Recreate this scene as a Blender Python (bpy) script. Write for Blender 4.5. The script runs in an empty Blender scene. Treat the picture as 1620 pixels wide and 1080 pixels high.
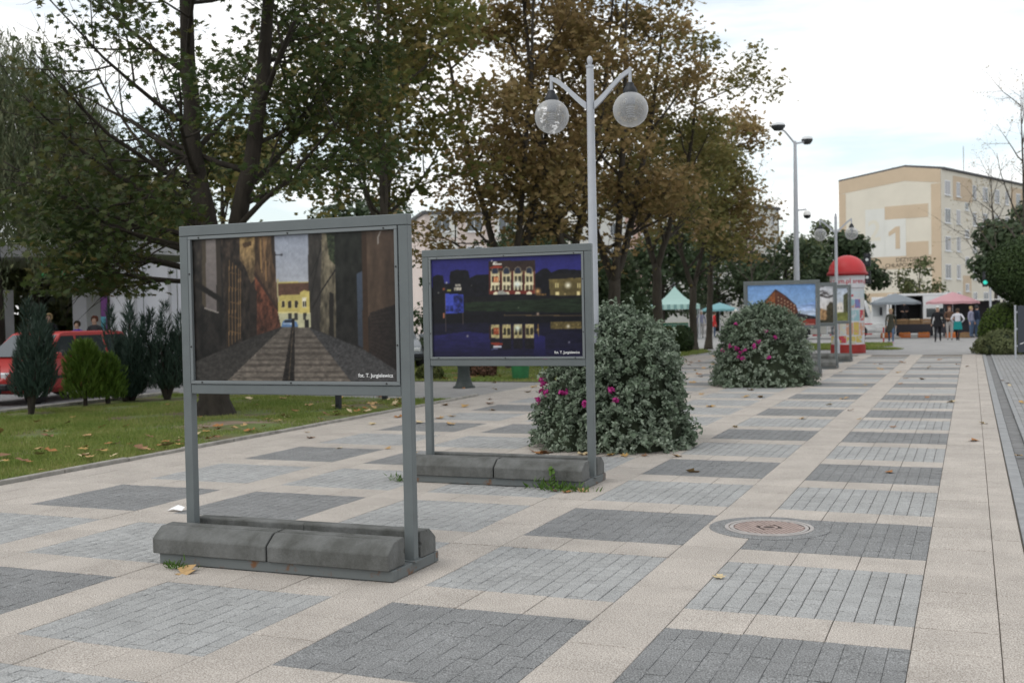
import bpy, bmesh, math, random
import numpy as np
from mathutils import Vector, Matrix

# ------------------------------------------------------------------ scene, camera, sky, sun, exposure
scene = bpy.context.scene
COL = scene.collection
R = math.radians
CAM_H = 1.643
YAW, PITCH, ROLL = 0.391159, 0.0257919, -0.0191601
cam_d = bpy.data.cameras.new('camera')
cam = bpy.data.objects.new('camera', cam_d)
COL.objects.link(cam)
scene.camera = cam
cam_d.sensor_fit = 'HORIZONTAL'
cam_d.sensor_width = 36.0
cam_d.lens = 1763.8 / 1620 * 36.0
cam_d.clip_end = 3000
cam_d.clip_start = 0.1
fw = Vector((-math.sin(YAW) * math.cos(PITCH), math.cos(YAW) * math.cos(PITCH), -math.sin(PITCH)))
rt0 = Vector((math.cos(YAW), math.sin(YAW), 0))
up0 = rt0.cross(fw)
cr, sr = math.cos(ROLL), math.sin(ROLL)
rt = rt0 * cr + up0 * sr
up = -rt0 * sr + up0 * cr
m3 = Matrix((rt, up, -fw)).transposed()
cam.matrix_world = Matrix.Translation((0, 0, CAM_H)) @ m3.to_4x4()
cam_d.dof.use_dof = True
cam_d.dof.focus_distance = 7.3
cam_d.dof.aperture_fstop = 3.2

SUN_EL, SUN_AZ = 52.0, 215.0          # azimuth clockwise from +Y
world = bpy.data.worlds.new('World')
scene.world = world
world.use_nodes = True
wn, wl = world.node_tree.nodes, world.node_tree.links
wn.clear()
w_out = wn.new('ShaderNodeOutputWorld')
w_bg = wn.new('ShaderNodeBackground')
w_bg.inputs['Strength'].default_value = 0.128
w_sky = wn.new('ShaderNodeTexSky')
w_sky.sky_type = 'NISHITA'
w_sky.sun_disc = False
w_sky.sun_elevation = R(SUN_EL)
w_sky.sun_rotation = R(SUN_AZ)
w_sky.dust_density = 2.0
w_tc = wn.new('ShaderNodeTexCoord')
w_map = wn.new('ShaderNodeMapping')
w_map.inputs['Rotation'].default_value = (0, 0, R(20))
w_map.inputs['Scale'].default_value = (1.0, 1.0, 5.5)
w_noise = wn.new('ShaderNodeTexNoise')
w_noise.inputs['Scale'].default_value = 2.3
w_noise.inputs['Detail'].default_value = 7
w_noise.inputs['Roughness'].default_value = 0.55
w_ramp = wn.new('ShaderNodeValToRGB')
w_ramp.color_ramp.elements[0].position = 0.40
w_ramp.color_ramp.elements[0].color = (0.46, 0.46, 0.46, 1)
w_ramp.color_ramp.elements[1].position = 0.55
w_ramp.color_ramp.elements[1].color = (1, 1, 1, 1)
w_mix = wn.new('ShaderNodeMixRGB')
w_mix.inputs['Color2'].default_value = (9.9, 9.85, 9.7, 1)      # bright even cloud
wl.new(w_tc.outputs['Generated'], w_map.inputs['Vector'])
wl.new(w_map.outputs['Vector'], w_noise.inputs['Vector'])
wl.new(w_noise.outputs['Fac'], w_ramp.inputs['Fac'])
wl.new(w_ramp.outputs['Color'], w_mix.inputs['Fac'])
w_gain = wn.new('ShaderNodeMixRGB'); w_gain.blend_type = 'MULTIPLY'; w_gain.inputs['Fac'].default_value = 1; w_gain.inputs['Color2'].default_value = (1.25, 1.45, 1.42, 1)   # thin bright veil over the blue
wl.new(w_sky.outputs['Color'], w_gain.inputs['Color1'])
wl.new(w_gain.outputs['Color'], w_mix.inputs['Color1'])
wl.new(w_mix.outputs['Color'], w_bg.inputs['Color'])
wl.new(w_bg.outputs['Background'], w_out.inputs['Surface'])

sun_d = bpy.data.lights.new('sun', 'SUN')
sun_d.energy = 0.9
sun_d.angle = R(28)
sun_d.color = (1.0, 0.96, 0.9)
sun = bpy.data.objects.new('sun', sun_d)
COL.objects.link(sun)
sun.location = (0, 0, 60)
sdir = Vector((math.sin(R(SUN_AZ)) * math.cos(R(SUN_EL)), math.cos(R(SUN_AZ)) * math.cos(R(SUN_EL)), math.sin(R(SUN_EL))))
sun.rotation_euler = sdir.to_track_quat('Z', 'Y').to_euler()

vs = scene.view_settings
vs.view_transform = 'Standard'
vs.look = 'None'
vs.exposure = 0.0
vs.gamma = 1.0
vs.use_curve_mapping = False
scene.cycles.use_denoising = True
scene.cycles.max_bounces = 6
scene.cycles.transparent_max_bounces = 8
scene.cycles.caustics_reflective = False
scene.cycles.caustics_refractive = False

# ------------------------------------------------------------------ helpers
def link(o, parent=None):
    COL.objects.link(o)
    if parent is not None:
        o.parent = parent
    return o

def tag(o, label=None, cat=None, group=None, kind=None):
    if label: o['label'] = label
    if cat: o['category'] = cat
    if group: o['group'] = group
    if kind: o['kind'] = kind
    return o

def thing(name, label, cat, loc=(0, 0, 0), rz=0.0, group=None):
    o = bpy.data.objects.new(name, None)
    o.empty_display_size = 0.2
    COL.objects.link(o)
    o.location = loc
    o.rotation_euler = (0, 0, rz)
    return tag(o, label, cat, group)

def struct_root(name):
    o = bpy.data.objects.new(name, None); o.empty_display_size = 0.2
    COL.objects.link(o); o['kind'] = 'structure'
    return o

def copy_tree(o, parent=None):
    c = o.copy()
    COL.objects.link(c)
    if parent is not None:
        c.parent = parent
    for ch in list(o.children):
        copy_tree(ch, c)
    return c

class MB:
    def __init__(s):
        s.v, s.f, s.m = [], [], []
    def add(s, vs_, fs_, mi=0):
        n = len(s.v)
        s.v += [tuple(p) for p in vs_]
        for f in fs_:
            s.f.append([i + n for i in f]); s.m.append(mi)
        return s
    def box(s, x0, x1, y0, y1, z0, z1, mi=0):
        return s.add([(x0,y0,z0),(x1,y0,z0),(x1,y1,z0),(x0,y1,z0),(x0,y0,z1),(x1,y0,z1),(x1,y1,z1),(x0,y1,z1)],
                     [(3,2,1,0),(4,5,6,7),(0,1,5,4),(1,2,6,5),(2,3,7,6),(3,0,4,7)], mi)
    def cbox(s, c, d, mi=0):
        return s.box(c[0]-d[0]/2, c[0]+d[0]/2, c[1]-d[1]/2, c[1]+d[1]/2, c[2]-d[2]/2, c[2]+d[2]/2, mi)
    def tube(s, pts, rad, n=8, mi=0, cap=True):
        pts = [Vector(p) for p in pts]
        if not hasattr(rad, '__len__'): rad = [rad] * len(pts)
        base = len(s.v)
        t0 = (pts[1] - pts[0]).normalized()
        a = t0.orthogonal().normalized()
        for i, p in enumerate(pts):
            if i == 0: t = t0
            elif i == len(pts) - 1: t = (pts[i] - pts[i-1]).normalized()
            else: t = (pts[i+1] - pts[i-1]).normalized()
            a = (a - t * a.dot(t))
            a = a.normalized() if a.length > 1e-6 else t.orthogonal().normalized()
            b = t.cross(a)
            for k in range(n):
                an = 2 * math.pi * k / n
                s.v.append(tuple(p + (a * math.cos(an) + b * math.sin(an)) * rad[i]))
        for i in range(len(pts) - 1):
            for k in range(n):
                k2 = (k + 1) % n
                s.f.append([base+i*n+k, base+i*n+k2, base+(i+1)*n+k2, base+(i+1)*n+k]); s.m.append(mi)
        if cap:
            s.f.append([base + k for k in range(n)][::-1]); s.m.append(mi)
            s.f.append([base + (len(pts)-1)*n + k for k in range(n)]); s.m.append(mi)
        return s
    def lathe(s, prof, c=(0,0,0), n=20, mi=0):
        base = len(s.v); rings = []
        for r, z in prof:
            if r < 1e-5:
                rings.append([len(s.v)]); s.v.append((c[0], c[1], c[2] + z))
            else:
                rings.append(list(range(len(s.v), len(s.v) + n)))
                for k in range(n):
                    an = 2 * math.pi * k / n
                    s.v.append((c[0] + r*math.cos(an), c[1] + r*math.sin(an), c[2] + z))
        for a, b in zip(rings[:-1], rings[1:]):
            for k in range(n):
                k2 = (k + 1) % n
                if len(a) == 1 and len(b) == 1: continue
                if len(a) == 1: f = [a[0], b[k2], b[k]]
                elif len(b) == 1: f = [a[k], a[k2], b[0]]
                else: f = [a[k], a[k2], b[k2], b[k]]
                s.f.append(f); s.m.append(mi)
        return s
    def prism(s, poly, axis, a, b, mi=0):
        """poly: 2D points; axis 'x': poly in (y,z); 'y': (x,z); 'z': (x,y)"""
        def P(q, t):
            return {'x': (t, q[0], q[1]), 'y': (q[0], t, q[1]), 'z': (q[0], q[1], t)}[axis]
        n = len(poly)
        vs_ = [P(q, a) for q in poly] + [P(q, b) for q in poly]
        fs_ = [list(range(n))[::-1], list(range(n, 2*n))] + [[i, (i+1) % n, n + (i+1) % n, n + i] for i in range(n)]
        return s.add(vs_, fs_, mi)
    def quad(s, a, b, c, d, mi=0):
        return s.add([a, b, c, d], [(0,1,2,3)], mi)
    def mesh(s, name, mats, smooth=False, bevel=0.0, seg=1, fix=True):
        me = bpy.data.meshes.new(name)
        me.from_pydata(s.v, [], s.f)
        mats = mats if isinstance(mats, (list, tuple)) else [mats]
        for m in mats: me.materials.append(m)
        me.polygons.foreach_set('material_index', s.m)
        if fix or bevel:
            bm = bmesh.new(); bm.from_mesh(me)
            if fix: bmesh.ops.recalc_face_normals(bm, faces=bm.faces)
            if bevel:
                es = [e for e in bm.edges if len(e.link_faces) == 2 and e.calc_face_angle(0) > 0.5]
                bmesh.ops.bevel(bm, geom=es, offset=bevel, segments=seg, affect='EDGES', profile=0.6, clamp_overlap=True)
            bm.to_mesh(me); bm.free()
        if smooth:
            me.polygons.foreach_set('use_smooth', [True] * len(me.polygons))
        me.update()
        return me
    def build(s, name, mats, parent=None, **kw):
        return link(bpy.data.objects.new(name, s.mesh(name, mats, **kw)), parent)

def fast_mesh(name, V, F, mats, smooth=False):
    """V (N,3) array, F (M,k) int array - all faces with k corners"""
    me = bpy.data.meshes.new(name)
    V = np.ascontiguousarray(V, dtype=np.float32); F = np.ascontiguousarray(F, dtype=np.int32)
    M, k = F.shape
    me.vertices.add(len(V)); me.vertices.foreach_set('co', V.ravel())
    me.loops.add(M * k); me.loops.foreach_set('vertex_index', F.ravel())
    me.polygons.add(M)
    me.polygons.foreach_set('loop_start', np.arange(0, M*k, k, dtype=np.int32))
    if smooth: me.polygons.foreach_set('use_smooth', np.ones(M, dtype=bool))
    for m in (mats if isinstance(mats, (list, tuple)) else [mats]): me.materials.append(m)
    me.update(calc_edges=True)
    me.validate()
    return me

# ------------------------------------------------------------------ materials
def lin(c):
    return tuple(((x/255) / 12.92 if x/255 <= 0.04045 else ((x/255 + 0.055) / 1.055) ** 2.4) for x in c)

def mat(name, col, rough=0.7, var=0.0, scale=8.0, bump=0.0, bscale=60.0, metal=0.0, col2=None, spec=0.3, detail=5, rnd=0.0, coord='pos', stretch=None, var_sharp=(0.3, 0.7)):
    m = bpy.data.materials.new(name); m.use_nodes = True
    nt = m.node_tree; N, L = nt.nodes, nt.links
    b = N['Principled BSDF']
    b.inputs['Base Color'].default_value = (*col, 1)
    b.inputs['Roughness'].default_value = rough
    b.inputs['Metallic'].default_value = metal
    b.inputs['Specular IOR Level'].default_value = spec
    src = None
    if var or bump or col2:
        if coord == 'pos':
            g = N.new('ShaderNodeNewGeometry'); src = g.outputs['Position']
        else:
            g = N.new('ShaderNodeTexCoord'); src = g.outputs['Object']
        if stretch:
            mp = N.new('ShaderNodeMapping'); mp.inputs['Scale'].default_value = stretch
            L.new(src, mp.inputs['Vector']); src = mp.outputs['Vector']
    last = None
    if var or col2:
        nz = N.new('ShaderNodeTexNoise'); nz.inputs['Scale'].default_value = scale
        nz.inputs['Detail'].default_value = detail; nz.inputs['Roughness'].default_value = 0.65
        L.new(src, nz.inputs['Vector'])
        rp = N.new('ShaderNodeValToRGB')
        rp.color_ramp.elements[0].position, rp.color_ramp.elements[1].position = var_sharp
        c2 = col2 if col2 else tuple(x * (1 - var) for x in col)
        c1 = col if col2 else tuple(min(1, x * (1 + var)) for x in col)
        rp.color_ramp.elements[0].color = (*c2, 1); rp.color_ramp.elements[1].color = (*c1, 1)
        L.new(nz.outputs['Fac'], rp.inputs['Fac'])
        last = rp.outputs['Color']
        L.new(last, b.inputs['Base Color'])
    if rnd:
        oi = N.new('ShaderNodeObjectInfo'); ge = N.new('ShaderNodeNewGeometry')
        ad = N.new('ShaderNodeMath'); ad.operation = 'ADD'
        L.new(oi.outputs['Random'], ad.inputs[0]); L.new(ge.outputs['Random Per Island'], ad.inputs[1])
        wn_ = N.new('ShaderNodeTexWhiteNoise'); wn_.noise_dimensions = '1D'
        L.new(ad.outputs[0], wn_.inputs['W'])
        mr = N.new('ShaderNodeMapRange'); mr.inputs['To Min'].default_value = 1 - rnd; mr.inputs['To Max'].default_value = 1 + rnd
        L.new(wn_.outputs['Value'], mr.inputs['Value'])
        mx = N.new('ShaderNodeMixRGB'); mx.blend_type = 'MULTIPLY'; mx.inputs['Fac'].default_value = 1
        if last is None: mx.inputs['Color1'].default_value = (*col, 1)
        else: L.new(last, mx.inputs['Color1'])
        L.new(mr.outputs[0], mx.inputs['Color2'])
        L.new(mx.outputs['Color'], b.inputs['Base Color'])
    if bump:
        n2 = N.new('ShaderNodeTexNoise'); n2.inputs['Scale'].default_value = bscale; n2.inputs['Detail'].default_value = 4
        L.new(src, n2.inputs['Vector'])
        bp = N.new('ShaderNodeBump'); bp.inputs['Strength'].default_value = bump; bp.inputs['Distance'].default_value = 0.02
        L.new(n2.outputs['Fac'], bp.inputs['Height']); L.new(bp.outputs['Normal'], b.inputs['Normal'])
    return m

def speckle(name, col, dark, light, rnd=0.08, fine=230.0, stain=0.25, rough=0.9):
    """exposed-aggregate concrete: fine two-tone speckle, soft stains, a tint of its own for each piece"""
    m = mat(name, col, rough, rnd=rnd, var=0.001)
    nt = m.node_tree; N, L = nt.nodes, nt.links; b = N['Principled BSDF']
    g = N.new('ShaderNodeNewGeometry')
    n1 = N.new('ShaderNodeTexNoise'); n1.inputs['Scale'].default_value = fine; n1.inputs['Detail'].default_value = 2
    L.new(g.outputs['Position'], n1.inputs['Vector'])
    rp = N.new('ShaderNodeValToRGB'); e = rp.color_ramp.elements
    e[0].position = 0.32; e[0].color = (*dark, 1); e[1].position = 0.70; e[1].color = (*light, 1)
    k = e.new(0.5); k.color = (*col, 1)
    L.new(n1.outputs['Fac'], rp.inputs['Fac'])
    n2 = N.new('ShaderNodeTexNoise'); n2.inputs['Scale'].default_value = 1.7; n2.inputs['Detail'].default_value = 6; n2.inputs['Roughness'].default_value = 0.7
    L.new(g.outputs['Position'], n2.inputs['Vector'])
    r2 = N.new('ShaderNodeMapRange'); r2.inputs['From Min'].default_value = 0.25; r2.inputs['From Max'].default_value = 0.7
    r2.inputs['To Min'].default_value = 1 - stain; r2.inputs['To Max'].default_value = 1.04
    L.new(n2.outputs['Fac'], r2.inputs['Value'])
    mx = N.new('ShaderNodeMixRGB'); mx.blend_type = 'MULTIPLY'; mx.inputs['Fac'].default_value = 1
    L.new(rp.outputs['Color'], mx.inputs['Color1']); L.new(r2.outputs[0], mx.inputs['Color2'])
    old = b.inputs['Base Color'].links[0].from_node       # the per-piece multiply
    L.new(mx.outputs['Color'], old.inputs['Color1'])
    bp = N.new('ShaderNodeBump'); bp.inputs['Strength'].default_value = 0.35; bp.inputs['Distance'].default_value = 0.004
    L.new(n1.outputs['Fac'], bp.inputs['Height']); L.new(bp.outputs['Normal'], b.inputs['Normal'])
    return m

def leafmat(name, cols, trans=0.3, rough=0.6):
    m = bpy.data.materials.new(name); m.use_nodes = True
    N, L = m.node_tree.nodes, m.node_tree.links
    b = N['Principled BSDF']; out = N['Material Output']
    ge = N.new('ShaderNodeNewGeometry')
    rp = N.new('ShaderNodeValToRGB'); e = rp.color_ramp.elements
    e[0].position = 0; e[0].color = (*cols[0], 1); e[1].position = 1; e[1].color = (*cols[-1], 1)
    for i, c in enumerate(cols[1:-1]):
        k = e.new((i + 1) / (len(cols) - 1)); k.color = (*c, 1)
    # large clumps plus each leaf's own tint
    nz = N.new('ShaderNodeTexNoise'); nz.inputs['Scale'].default_value = 0.7; nz.inputs['Detail'].default_value = 3
    L.new(ge.outputs['Position'], nz.inputs['Vector'])
    mr = N.new('ShaderNodeMapRange'); mr.inputs['From Min'].default_value = 0.3; mr.inputs['From Max'].default_value = 0.7
    L.new(nz.outputs['Fac'], mr.inputs['Value'])
    mxv = N.new('ShaderNodeMath'); mxv.operation = 'MULTIPLY'; mxv.inputs[1].default_value = 0.55
    L.new(ge.outputs['Random Per Island'], mxv.inputs[0])
    ad = N.new('ShaderNodeMath'); ad.operation = 'MULTIPLY_ADD'; ad.inputs[1].default_value = 0.45
    L.new(mr.outputs[0], ad.inputs[0]); L.new(mxv.outputs[0], ad.inputs[2])
    L.new(ad.outputs[0], rp.inputs['Fac'])
    L.new(rp.outputs['Color'], b.inputs['Base Color'])
    b.inputs['Roughness'].default_value = rough; b.inputs['Specular IOR Level'].default_value = 0.25
    if trans:
        tr = N.new('ShaderNodeBsdfTranslucent'); L.new(rp.outputs['Color'], tr.inputs['Color'])
        ms = N.new('ShaderNodeMixShader'); ms.inputs['Fac'].default_value = trans
        L.new(b.outputs[0], ms.inputs[1]); L.new(tr.outputs[0], ms.inputs[2]); L.new(ms.outputs[0], out.inputs['Surface'])
    return m

def glass(name, col, rough=0.05):
    m = mat(name, col, rough, spec=0.9)
    return m

M = {}
M['slab'] = speckle('slab_beige', (0.428, 0.386, 0.345), (0.225, 0.195, 0.172), (0.66, 0.62, 0.57), rnd=0.05, fine=130.0)
M['cob_l'] = speckle('cobble_light', (0.340, 0.342, 0.338), (0.20, 0.202, 0.20), (0.50, 0.503, 0.50), rnd=0.06, fine=130.0)
M['cob_d'] = speckle('cobble_dark', (0.205, 0.208, 0.209), (0.095, 0.097, 0.098), (0.38, 0.384, 0.386), rnd=0.045, fine=130)
M['joint'] = mat('joint_sand', (0.13, 0.115, 0.095), 0.95, var=0.35, scale=9)
M['asphalt'] = mat('asphalt', (0.20, 0.20, 0.205), 0.95, var=0.18, scale=3, bump=0.3, bscale=180)
M['plaza'] = mat('grey_paver', (0.29, 0.285, 0.28), 0.9, var=0.14, scale=1.2, bump=0.2, bscale=120)
M['kerb'] = mat('kerb_concrete', (0.30, 0.285, 0.26), 0.9, var=0.3, scale=6, bump=0.3, bscale=90)
M['lawn'] = mat('lawn_soil', (0.115, 0.155, 0.045), 0.95, col2=(0.13, 0.10, 0.06), scale=1.1, bump=0.6, bscale=40, var_sharp=(0.38, 0.56))
M['grass'] = leafmat('grass_blades', [(0.10, 0.16, 0.03), (0.16, 0.225, 0.045), (0.25, 0.28, 0.08), (0.33, 0.30, 0.13)], 0.25)
M['soil'] = mat('bare_soil', (0.22, 0.17, 0.125), 0.95, var=0.3, scale=5, bump=0.5, bscale=50)
M['steel'] = mat('grey_paint', (0.125, 0.142, 0.146), 0.45, var=0.08, scale=5, spec=0.4, coord='obj')
M['steel_in'] = mat('grey_inner_frame', (0.165, 0.182, 0.188), 0.4, spec=0.4)
M['conc'] = mat('weathered_concrete', (0.150, 0.153, 0.150), 0.92, col2=(0.050, 0.051, 0.045), scale=5.0, bump=0.35, bscale=70, stretch=(1, 1, .6), var_sharp=(0.22, 0.66))
M['rust'] = mat('rusty_steel', (0.125, 0.138, 0.14), 0.6, col2=(0.15, 0.07, 0.032), scale=6, var_sharp=(0.36, 0.44))
M['screw'] = mat('screw_dark', (0.03, 0.03, 0.03), 0.5)
M['white'] = mat('white_paint', (0.78, 0.78, 0.77), 0.5, var=0.04, scale=4)
M['print_white'] = mat('printed_white', (0.8, 0.8, 0.8), 0.5)
M['lamp_grey'] = mat('lamp_paint', (0.42, 0.44, 0.48), 0.4, var=0.05, scale=6, spec=0.5)
M['black'] = mat('black_plastic', (0.02, 0.022, 0.026), 0.5)
M['black_metal'] = mat('dark_iron', (0.028, 0.036, 0.034), 0.55, var=0.2, scale=12)
M['bark'] = mat('bark', (0.036, 0.030, 0.024), 0.95, var=0.45, scale=6, bump=0.9, bscale=18, stretch=(1, 1, 0.25))
M['bark_grey'] = mat('bark_grey', (0.058, 0.050, 0.040), 0.95, var=0.4, scale=6, bump=0.9, bscale=18, stretch=(1, 1, 0.25))
M['red'] = mat('red_paint', (0.46, 0.022, 0.026), 0.3, spec=0.5)
M['rubber'] = mat('tyre_rubber', (0.018, 0.018, 0.019), 0.85)
M['rim'] = mat('wheel_rim', (0.35, 0.36, 0.37), 0.35, metal=0.6)
M['carglass'] = glass('car_glass', (0.035, 0.045, 0.05), 0.04)
M['leaf_dead'] = leafmat('fallen_leaves', [(0.22, 0.11, 0.045), (0.33, 0.19, 0.085), (0.46, 0.33, 0.17), (0.50, 0.42, 0.27)], 0.1)

# ------------------------------------------------------------------ ground level: flat to 39 m, then falls 0.2 m to the market square
def gz(y):
    t = min(1.0, max(0.0, (y - 39.5) / 14.0))
    return -0.2 * t * t * (3 - 2 * t)

def sheet(name, xs, ys, z, m, kind='structure', clip=None):
    b = MB()
    nx = len(xs)
    for y in ys:
        for x in xs: b.v.append((x, y, gz(y) + z))
    for j in range(len(ys) - 1):
        for i in range(nx - 1):
            b.f.append([j*nx+i, j*nx+i+1, (j+1)*nx+i+1, (j+1)*nx+i]); b.m.append(0)
    o = b.build(name, m, fix=False)
    return tag(o, kind=kind)

YS_FAR = [39.2 + 1.0*i for i in range(0, 17)]
ground = sheet('ground', [-700, -60, -20, -9.1, 0.3, 30, 700], [-300, -20, 0, 20, 39.2] + YS_FAR[1:] + [80, 150, 400, 1500], -0.055, M['asphalt'])
plaza = sheet('market_square', [-60, -9.1, 0.25, 40], YS_FAR + [75, 100, 135], -0.012, M['plaza'])
asph = sheet('side_path', [-16.2, -9.17], [19.55, 22, 24.6], -0.014, mat('side_path_paving', (0.25, 0.245, 0.24), 0.95, var=0.15, scale=2.5, bump=0.3, bscale=120))
# ------------------------------------------------------------------ the paved promenade
S = 0.4
X0, Y0 = -0.2804, 5.5992             # a grid node: right edge of the block columns, far edge of row 0
PAVE_YMIN, PAVE_YMAX = 2.2, 39.2
rng = random.Random(5)
def UX(u): return X0 - S * u
def VY(v): return Y0 + S * v

def chamf(w, d, h, c, top=0.0):
    """paving stone as one mesh, origin at its centre on top; chamfered upper edge, open below"""
    x, y = w / 2, d / 2
    V = [(-x,-y,-h),(x,-y,-h),(x,y,-h),(-x,y,-h), (-x,-y,-c),(x,-y,-c),(x,y,-c),(-x,y,-c),
         (-x+c,-y+c,0),(x-c,-y+c,0),(x-c,y-c,0),(-x+c,y-c,0)]
    F = [(8,9,10,11)] + [(4+i, 4+(i+1) % 4, 8+(i+1) % 4, 8+i) for i in range(4)] + [(i, (i+1) % 4, 4+(i+1) % 4, 4+i) for i in range(4)]
    return V, F

paving = MB()
ysb = [PAVE_YMIN, 20, PAVE_YMAX]
for a, b_ in zip(ysb[:-1], ysb[1:]):
    paving.quad((-9.1, a, -0.011), (0.315, a, -0.011), (0.315, b_, -0.011), (-9.1, b_, -0.011))
paving = tag(paving.build('promenade', M['joint'], fix=False), kind='structure')

MAN = (-1.41, 8.385)                   # manhole
def near_man(x, y, r): return math.hypot(x - MAN[0], y - MAN[1]) < r

slabs = []                             # (cx, cy, w, d)
v_lo = int(math.floor((PAVE_YMIN - Y0) / S)); v_hi = int((PAVE_YMAX - Y0) / S)
for v in range(v_lo, v_hi):
    cy = VY(v + 0.5)
    slabs.append((UX(-0.5), cy, S, S)); slabs.append((UX(-1.235), cy, S * 0.47, S))
    rowmod = v % 4                     # 0 is the band between two rows of blocks
    for u in range(0, 22):
        if (u % 4 == 3) or rowmod == 0 or u >= 20:
            slabs.append((UX(u + 0.5), cy, S, S))
sl_mesh = {}
def stone_mesh(key, w, d, h, c, m):
    if key not in sl_mesh:
        V, F = chamf(w, d, h, c)
        b = MB(); b.add(V, F); sl_mesh[key] = b.mesh(key, m, fix=False)
    return sl_mesh[key]
def in_view(x, y):
    """rough view test so that the pieces kept single are ones the photograph shows"""
    dx, dy = x, y
    dep = -math.sin(YAW) * dx + math.cos(YAW) * dy
    lat = math.cos(YAW) * dx + math.sin(YAW) * dy
    if dep < 4.8: return None
    return dep if abs(lat / dep) < 0.47 else None
def split_nearest(items, n=298):
    vis = [(in_view(i[0], i[1]), k) for k, i in enumerate(items)]
    near = sorted([t for t in vis if t[0] is not None])[:n]
    keep = set(k for _, k in near)
    return [items[k] for k in sorted(keep)], [i for k, i in enumerate(items) if k not in keep]
def place_stones(items, name, rest_name, m, gap, h, c, tilt=0.002):
    single, rest = split_nearest(items)
    for (cx, cy, w, d) in single:
        me = stone_mesh(name + '_%.3f_%.3f' % (w, d), w - gap, d - gap, h, c, m)
        me.name = name
        o = bpy.data.objects.new(name, me); link(o, paving)
        o.location = (cx, cy, rng.uniform(-tilt, tilt))
        o.rotation_euler = (rng.uniform(-1, 1) * tilt, rng.uniform(-1, 1) * tilt, rng.uniform(-1, 1) * tilt * 2.5)
    b = MB()
    for (cx, cy, w, d) in rest:
        V, F = chamf(w - gap, d - gap, h, c)
        dz = rng.uniform(-tilt, tilt); a = rng.uniform(-1, 1) * tilt * 2.5
        sx, sy = rng.uniform(-1, 1) * tilt, rng.uniform(-1, 1) * tilt
        b.add([(cx + p[0] - a * p[1], cy + p[1] + a * p[0], p[2] + dz + sx * p[0] + sy * p[1]) for p in V], F)
    tag(b.build(rest_name, m, paving, fix=False), kind='stuff')
slabs = [s_ for s_ in slabs if not near_man(s_[0], s_[1], 0.24)]
place_stones(slabs, 'slab', 'slabs_beyond', M['slab'], 0.005, 0.011, 0.0025, 0.0016)

def blockcol(c, r):
    if c == 2: return 'l'
    return 'd' if r % 2 == 0 else 'l'
cl, cd = [], []
far_l, far_d = [], []
for c in range(5):
    for r in range(-2, 21):
        vx0, vx1 = UX(4*c + 3), UX(4*c)
        y0, y1 = VY(4*r - 3), min(VY(4*r), PAVE_YMAX)
        if y1 < PAVE_YMIN + .1 or y0 > PAVE_YMAX - 0.2: continue
        col = blockcol(c, r)
        cx, cy = (vx0 + vx1) / 2, (y0 + y1) / 2
        if cy > 22:                      # too far to tell single stones apart
            (far_l if col == 'l' else far_d).append((vx0, vx1, y0, y1)); continue
        n = 12; cw = (vx1 - vx0) / n
        for i in range(n):
            off = 0.5 if i % 2 else 0.0
            off += rng.uniform(-.08, .08)
            ycur = y0
            lens = []
            rem = y1 - y0
            first = cw * (0.55 if i % 2 else 1.0)
            ylist = [y0]
            yy = y0 + first
            while yy < y1 - 0.03:
                ylist.append(yy); yy += cw * rng.uniform(0.97, 1.03)
            ylist.append(y1)
            for a, b_ in zip(ylist[:-1], ylist[1:]):
                xx = vx0 + cw * (i + 0.5)
                if near_man(xx, (a + b_) / 2, 0.34): continue
                (cl if col == 'l' else cd).append((xx, (a + b_) / 2, cw, round(b_ - a, 2)))
def place_cobbles(items, name, rest_name, m, gap, n, ch=0.003):
    single, rest = split_nearest(items, n)
    for (cx, cy, w, d) in single:
        me = stone_mesh(name + '_%.3f_%.3f' % (w, d), w - gap, d - gap, 0.011, ch, m); me.name = name
        o = bpy.data.objects.new(name, me); link(o, paving)
        o.location = (cx, cy, rng.uniform(-.003, 0.0015)); o.rotation_euler = (rng.uniform(-.012, .012), rng.uniform(-.012, .012), rng.uniform(-.015, .015))
    N = len(rest)
    V0, F0 = chamf(1, 1, 0.011, ch)
    A = np.array(rest); r_ = np.random.RandomState(3)
    sgn = np.sign(np.array(V0)[:, :2]); ins = np.array([0]*8 + [ch]*4); zz = np.array(V0)[:, 2]
    hw = (A[:, 2] - gap) / 2; hd = (A[:, 3] - gap) / 2
    P = np.zeros((N, 12, 3))
    P[:, :, 0] = sgn[None, :, 0] * (hw[:, None] - ins[None])
    P[:, :, 1] = sgn[None, :, 1] * (hd[:, None] - ins[None])
    tx, ty, ta, tz = (r_.uniform(-1, 1, (4, N)) * np.array([[.012], [.012], [.015], [.002]]))
    P[:, :, 2] = zz[None] + tx[:, None] * P[:, :, 0] + ty[:, None] * P[:, :, 1] + tz[:, None] - 0.0008
    xr = P[:, :, 0] - ta[:, None] * P[:, :, 1]; yr = P[:, :, 1] + ta[:, None] * P[:, :, 0]
    P[:, :, 0] = xr + A[:, 0:1]; P[:, :, 1] = yr + A[:, 1:2]
    F = (np.array(F0)[None] + 12 * np.arange(N)[:, None, None]).reshape(-1, 4)
    o = link(bpy.data.objects.new(rest_name, fast_mesh(rest_name, P.reshape(-1, 3), F, m)), paving)
    tag(o, kind='stuff')
place_cobbles(cl, 'light_cobble', 'light_cobbles_beyond', M['cob_l'], 0.0045, 298)
place_cobbles(cd, 'dark_cobble', 'dark_cobbles_beyond', M['cob_d'], 0.002, 298, 0.0018)
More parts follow.
